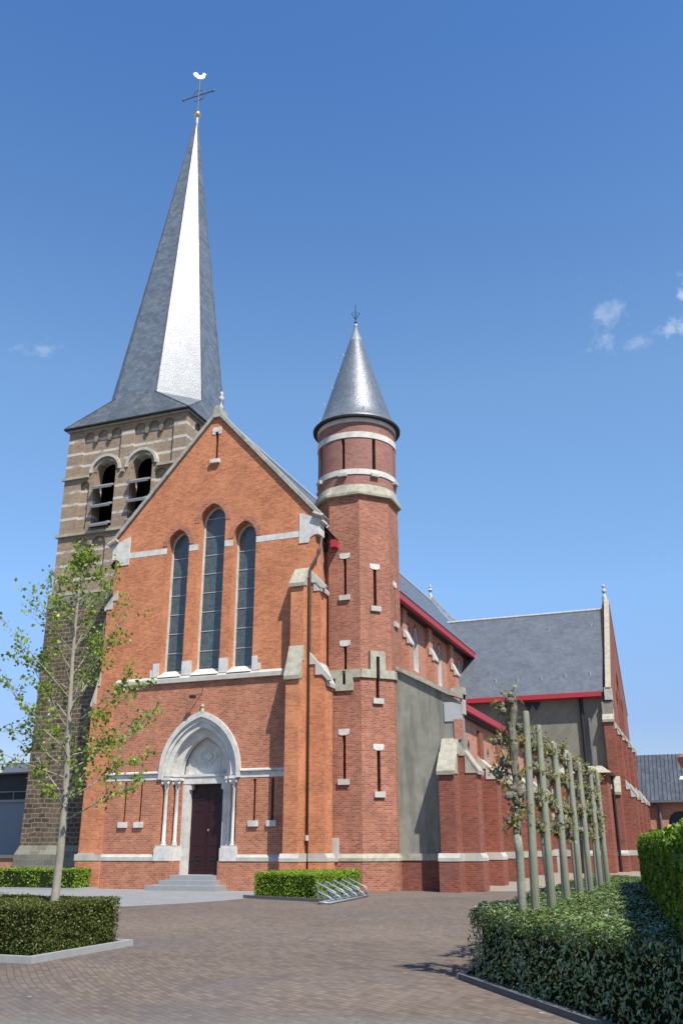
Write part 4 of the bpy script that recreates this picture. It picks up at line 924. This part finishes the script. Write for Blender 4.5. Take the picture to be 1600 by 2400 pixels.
# ------------------------------------------------------------------ young tree, left
def young_tree(x, y, H, label):
    root = empty('young_tree', (x, y, 0), label, 'tree')
    tr_ = MB(); pts = []; rr = []
    for i in range(15):
        t = i/14; pts.append(Vector((-.10*t+.05*math.sin(5*t), .04*math.sin(7*t), t*H*.985))); rr.append(.078*(1-t)**.8+.008)
    tr_.tube(pts, rr, 10); tr_.build('trunk', BARK, root, True)
    br = MB(); LP = []; rnd = random.Random(11)
    def at(z): 
        t = z/(H*.985); i = min(13, int(t*14)); return pts[i].lerp(pts[i+1], t*14-i)
    def twig(p, d, L_, r, lvl):
        n = 5 if lvl == 0 else 4; q = [p]; cur = p.copy(); dd = d.copy()
        for k in range(n):
            dd = (dd+Vector((rnd.uniform(-1, 1), rnd.uniform(-1, 1), rnd.uniform(-.35, .7)))*.22).normalized(); cur = cur+dd*L_/n; q.append(cur.copy())
        br.tube(q, [r*(1-.8*i/n) for i in range(n+1)], 5)
        for k in range(1, n+1):
            if lvl == 0 and k >= 2 and rnd.random() < .85 or lvl == 0 and k == n:
                for _ in range(2 if rnd.random() < .55 else 1):
                    nd = (dd+Vector((rnd.uniform(-1, 1), rnd.uniform(-1, 1), rnd.uniform(-.5, .9)))*.9).normalized(); twig(q[k], nd, L_*rnd.uniform(.22, .42), r*.45, 1)
            if lvl >= 1 or k >= 3:
                if rnd.random() < .72:
                    c = q[k]; m_ = rnd.randint(5, 11) if c.z < 5.6 else rnd.randint(3, 6)
                    for _ in range(m_): LP.append(c+Vector((rnd.gauss(0, .06), rnd.gauss(0, .06), rnd.gauss(-.015, .055))))
    for i in range(46):
        t = (i/45)**1.05; z = 2.15+t*(H-2.3); z += rnd.uniform(-.05, .05); az = i*2.4+rnd.uniform(-.4, .4)
        spread = 1.0 if z < 4.6 else max(.2, 1-(z-4.6)/(H-4.2))
        L_ = (1.75 if z > 2.8 else 1.35)*spread*rnd.uniform(.75, 1.12); el = R(rnd.uniform(12, 38)+t*28)
        d = Vector((math.cos(az)*math.cos(el), math.sin(az)*math.cos(el), math.sin(el)))
        twig(at(min(z, H*.97)), d, L_, .017*(1-.4*t), 0)
    br.build('branches', BARK, root)
    leaves('foliage', [tuple(p) for p in LP], np.tile([0, 0, 1.], (len(LP), 1)), .076, L_TREE, root, bias=.3, asp=.75)
    return root
young_tree(9.02, -20.85, 7.4, 'slender young tree with fresh sparse leaves in front of the stone tower')

# ------------------------------------------------------------------ pollards and their stakes
def stake(h):
    return MB().tube([(0, 0, 0), (0, 0, h*.5), (0, 0, h*.985), (0, 0, h)], [.064, .058, .051, .038], 14).build('wooden_stake', WPOST, None, True)
def pollard(seed, first=False, arms=True):
    rnd = random.Random(seed); root = empty('pollard_tree', (0, 0, 0))
    H = 3.45 if not first else 3.72
    q = [Vector((rnd.uniform(-.02, .02), rnd.uniform(-.02, .02), H*i/10)) for i in range(11)]
    if first:   # gnarled all the way up
        q = [Vector((.05*z/H+rnd.uniform(-.03, .03)*(z > 1.8), rnd.uniform(-.02, .02), z)) for z in [H*i/16 for i in range(17)]]
    rad = [.05+(.015*rnd.random() if p.z > 1.9 else 0)-.012*p.z/H for p in q]
    MB().tube(q, rad, 10).build('trunk', BARK if not first else BARKD, root, True) if not first else None
    if first:
        lo = [p for p in q if p.z <= 1.95]; MB().tube(lo, [.056]*len(lo), 10).build('trunk', WPOST, root, True)
        hi = [p for p in q if p.z >= 1.8]; MB().tube(hi, [.035+.035*rnd.random() for _ in hi], 9).build('gnarled_stem', BARKD, root, False)
    kb = MB(); LP = []
    def knob(p, r):
        kb = MB()
        for _ in range(5):
            o = Vector((rnd.gauss(0, r*.45), rnd.gauss(0, r*.45), rnd.gauss(0, r*.35))); s = r*rnd.uniform(.45, .7)
            c = p+o; kb.lathe(c.x, c.y, [(s*.3, c.z-s), (s*.9, c.z-s*.4), (s, c.z+s*.2), (s*.5, c.z+s)], 7)
        for _ in range(7):
            d = Vector((rnd.gauss(0, 1), rnd.gauss(0, 1), rnd.gauss(.3, .8))).normalized(); kb.tube([p, p+d*r*1.5, p+d*r*2.1+Vector((0, 0, .03))], [.012, .008, .005], 4)
            for _ in range(rnd.randint(3, 7)): LP.append(p+d*r*rnd.uniform(1.0, 2.3)+Vector((rnd.gauss(0, .035), rnd.gauss(0, .035), rnd.gauss(0, .04))))
        kb.build('knuckle', BARKD, root)
    arm = MB()
    if first:
        for z in (2.05, 2.22, 2.4, 2.62, 2.8, 3.0, 3.16, 3.34, 3.52, 3.66): knob(Vector((-.01+rnd.uniform(-.09, .06), rnd.uniform(-.12, .12), z)), rnd.uniform(.06, .1))
        knob(Vector((-.17, -.05, 2.62)), .08); knob(Vector((-.15, .05, 3.1)), .08); knob(Vector((-.03, 0, 1.98)), .09)
    for z in (1.95, 2.35, 2.8, 3.25) if not first else (2.35, 3.2):
        for s in (1, -1) if not first else (1,):
            l = rnd.uniform(.45, .75); y = 0; q = [Vector((0, 0, z-.12))]
            for k in range(4): q.append(Vector((rnd.gauss(0, .03), s*l*(k+1)/4, z-.1+.05*k+rnd.gauss(0, .03))))
            arm.tube(q, [.035, .032, .03, .034, .03], 6); knob(q[-1], .075)
            if rnd.random() < .75: knob(q[2], .055)
    if len(arm.v): arm.split('side_arm', BARKD, root)
    leaves('foliage', [tuple(p) for p in LP], np.tile([0, 0, 1.], (len(LP), 1)), .058, L_POL, root, bias=.3, asp=.7)
    return root
PY = [-22.0, -20.4, -18.75, -17.0, -15.3, -13.45, -11.9]; PH = [3.53, 3.52, 3.4, 3.38, 3.34, 3.32, 3.38]
ords = ['nearest', 'second nearest', 'third', 'middle (fourth)', 'fifth', 'sixth', 'farthest']
st0 = stake(1.0); 
for i, (y, h) in enumerate(zip(PY, PH)):
    o = st0 if i == 0 else copy_tree(st0)
    o.location = (17.77, y, 0); o.scale = (1, 1, h); o.rotation_euler = (0, R(1.3 if i == 0 else random.uniform(-.3, .5)), 0); o['label'] = ('%s smooth grey-green timber stake in the row rising from the laurel hedge' % ords[i]); o['category'] = 'stake'; o['group'] = 'stakes along the laurel hedge'
for i, y in enumerate(PY):
    o = pollard(20+i, first=(i == 0))
    o.location = (17.68, y-.42, 0) if i == 0 else (17.69, y+.24, 0)
    o['label'] = ('gnarled knobbly stem of the nearest pollard, taller than its stake' if i == 0 else '%s pollard with knuckled side arms and yellow-green shoots in the row' % ords[i]); o['category'] = 'tree'; o['group'] = 'pollards in the laurel hedge'

# ------------------------------------------------------------------ bicycle rack
A_, B_ = Vector((8.95, -7.35, 0)), Vector((8.6, -2.7, 0)); D_ = (B_-A_); Ln = D_.length; D_.normalize(); Nn_ = Vector((-D_.y, D_.x, 0))  # towards the hedge
rack = empty('bicycle_rack', A_, 'galvanised steel bicycle rack with slanting hoops beside the box hedge', 'bicycle rack')
rb_ = MB()
for off in (0, .34): rb_.tube([A_+Nn_*off+Vector((0, 0, .05)), B_+Nn_*off+Vector((0, 0, .05))], .03, 8)
rb_.tube([A_+Vector((0, 0, .05)), A_+Nn_*.34+Vector((0, 0, .05))], .03, 8); rb_.tube([B_+Vector((0, 0, .05)), B_+Nn_*.34+Vector((0, 0, .05))], .03, 8)
rb_.build('base_rail', GALV, rack, True, off=A_)
nh_ = 10
for i in range(nh_):
    p = A_+D_*(Ln*(i+.5)/nh_); tall = i % 2 == 1 or i == nh_-1; hp1, hp2, l = (.34, .60, .62) if tall else (.2, .36, .42)
    h_ = MB()
    for s in (-.05, .05):
        q = p+D_*s; h_.tube([q+Vector((0, 0, .05)), q+Vector((0, 0, hp1-.05)), q+Nn_*.05+Vector((0, 0, hp1)), q+Nn_*l+Vector((0, 0, hp2)), q+Nn_*(l+.04)+Vector((0, 0, hp2-.05)), q+Nn_*.34+Vector((0, 0, .07))], .017, 6)
    h_.tube([p-D_*.05+Nn_*l+Vector((0, 0, hp2)), p+D_*.05+Nn_*l+Vector((0, 0, hp2))], .017, 6)
    h_.build('hoop', GALV, rack, True, off=A_)

# ------------------------------------------------------------------ neighbours
mb_ = empty('modern_building', (-20, 6, 0), 'modern building with pale fascia and dark glazing behind the tower at left', 'building')
def P0(m_, n_, mat, par, off): return m_.build(n_, mat, par, off=off)
o_ = (-20, 6, 0)
P0(MB().box(-45, -11.5, 5.8, 14, 0, 3.95), 'panel_wall', PANEL, mb_, o_)
P0(MB().box(-45, -11.5, 5.6, 14, 5.5, 5.93), 'fascia', FAS, mb_, o_)
P0(MB().box(-45, -11.5, 6.6, 13.5, 3.95, 5.5), 'window_band', GL2, mb_, o_)
P0(MB().box(-19.0, -12, 7, 11, 5.93, 6.13), 'roof_upstand', GREYP, mb_, o_)
rl_ = MB().tube([(-45, 5.9, 4.5), (-11.5, 5.9, 4.5)], .03, 6)
for x in (-22, -20.2, -18.4, -16.6, -14.8): rl_.tube([(x, 5.9, 3.95), (x, 5.9, 4.5)], .025, 6)
P0(rl_, 'balcony_rail', GALV, mb_, o_)
P0(MB().box(-45, -11.5, 5.7, 6.0, 3.95, 4.08), 'balcony_edge', KERB, mb_, o_)
P0(MB().lathe(-16.9, 6.3, [(.1, 5.93), (.12, 6.1), (.04, 6.25)], 8), 'roof_vent', IRON, mb_, o_)
gw = empty('garden_wall', (-14, 2, 0), 'low red brick wall with a dark coping beside the tower foot', 'wall')
P0(MB().box(-30, -10.75, 1.9, 2.15, 0, 1.18), 'wall_face', BRC, gw, (-14, 2, 0)); P0(MB().box(-30, -10.7, 1.82, 2.23, 1.18, 1.32), 'coping', CAPD, gw, (-14, 2, 0))
ob = empty('brick_outbuilding', (22, 41, 0), 'single-storey brick building with a dark pantiled roof behind the transept', 'building'); oo = (22, 41, 0)
P0(MB().front([rect(13, 45, 0, 4.9), roundarch(18.4, .85, 1.0, 3.25), roundarch(22, .85, 1.0, 3.25)], 40, .4), 'wall', BRC, ob, oo)
P0(MB().box(13, 45, 44.5, 48, 0, 4.9), 'rear_wall', BRC, ob, oo)
P0(MB().add([(13, 39.6, 4.85), (45, 39.6, 4.85), (45, 44, 8.6), (13, 44, 8.6), (13, 48.4, 4.85), (45, 48.4, 4.85)], [(0, 1, 2, 3), (3, 2, 5, 4), (0, 3, 4), (1, 5, 2), (0, 4, 5, 1)]), 'roof', TILE, ob, oo)
rr_ = MB()
for k in range(60): rr_.tube([(13.2+k*.3, 39.6, 4.88), (13.2+k*.3, 43.95, 8.6)], .045, 4)
P0(rr_, 'tile_ribs', TILE, ob, oo)
P0(MB().box(13, 45, 39.45, 39.62, 4.72, 4.87), 'gutter', GREYP, ob, oo)
P0(MB().tube([(17.0, 39.85, 0), (17.0, 39.85, 4.4), (16.85, 39.6, 4.75)], .09, 8), 'downpipe', GREYP, ob, oo)
P0(MB().front([roundarch(18.4, .84, 1.0, 3.25)], 40.25, .03), 'window', GL2, ob, oo)
P0(MB().front([roundarch(22, .84, 1.0, 3.25)], 40.25, .03), 'window', GL2, ob, oo)
P0(MB().box(17.5, 19.3, 40.15, 40.2, 2.95, 3.02), 'window_rail', FAS, ob, oo)
# pillar with a pale slab and clay pot at the right edge
gp = empty('gate_pillar', (19.9, -4, 0), 'dark pillar with a pale top slab and clay pot at the right edge', 'pillar'); og = (19.9, -4, 0)
P0(MB().box(19.66, 20.2, -4.2, -3.8, 0, 3.62), 'shaft', NAVY, gp, og)
P0(MB().prism([(19.5, -4.4, 3.62), (20.4, -4.4, 3.62), (20.4, -3.6, 3.62), (19.5, -3.6, 3.62)], [(19.55, -4.35, 3.72), (20.35, -4.35, 3.72), (20.35, -3.65, 3.72), (19.55, -3.65, 3.72)]), 'slab', FAS, gp, og)
P0(MB().lathe(19.95, -4, [(.16, 3.72), (.12, 3.8), (.30, 3.95), (.42, 4.15), (.45, 4.3), (.36, 4.4), (.1, 4.45)], 24), 'clay_pot', TERR, gp, og)
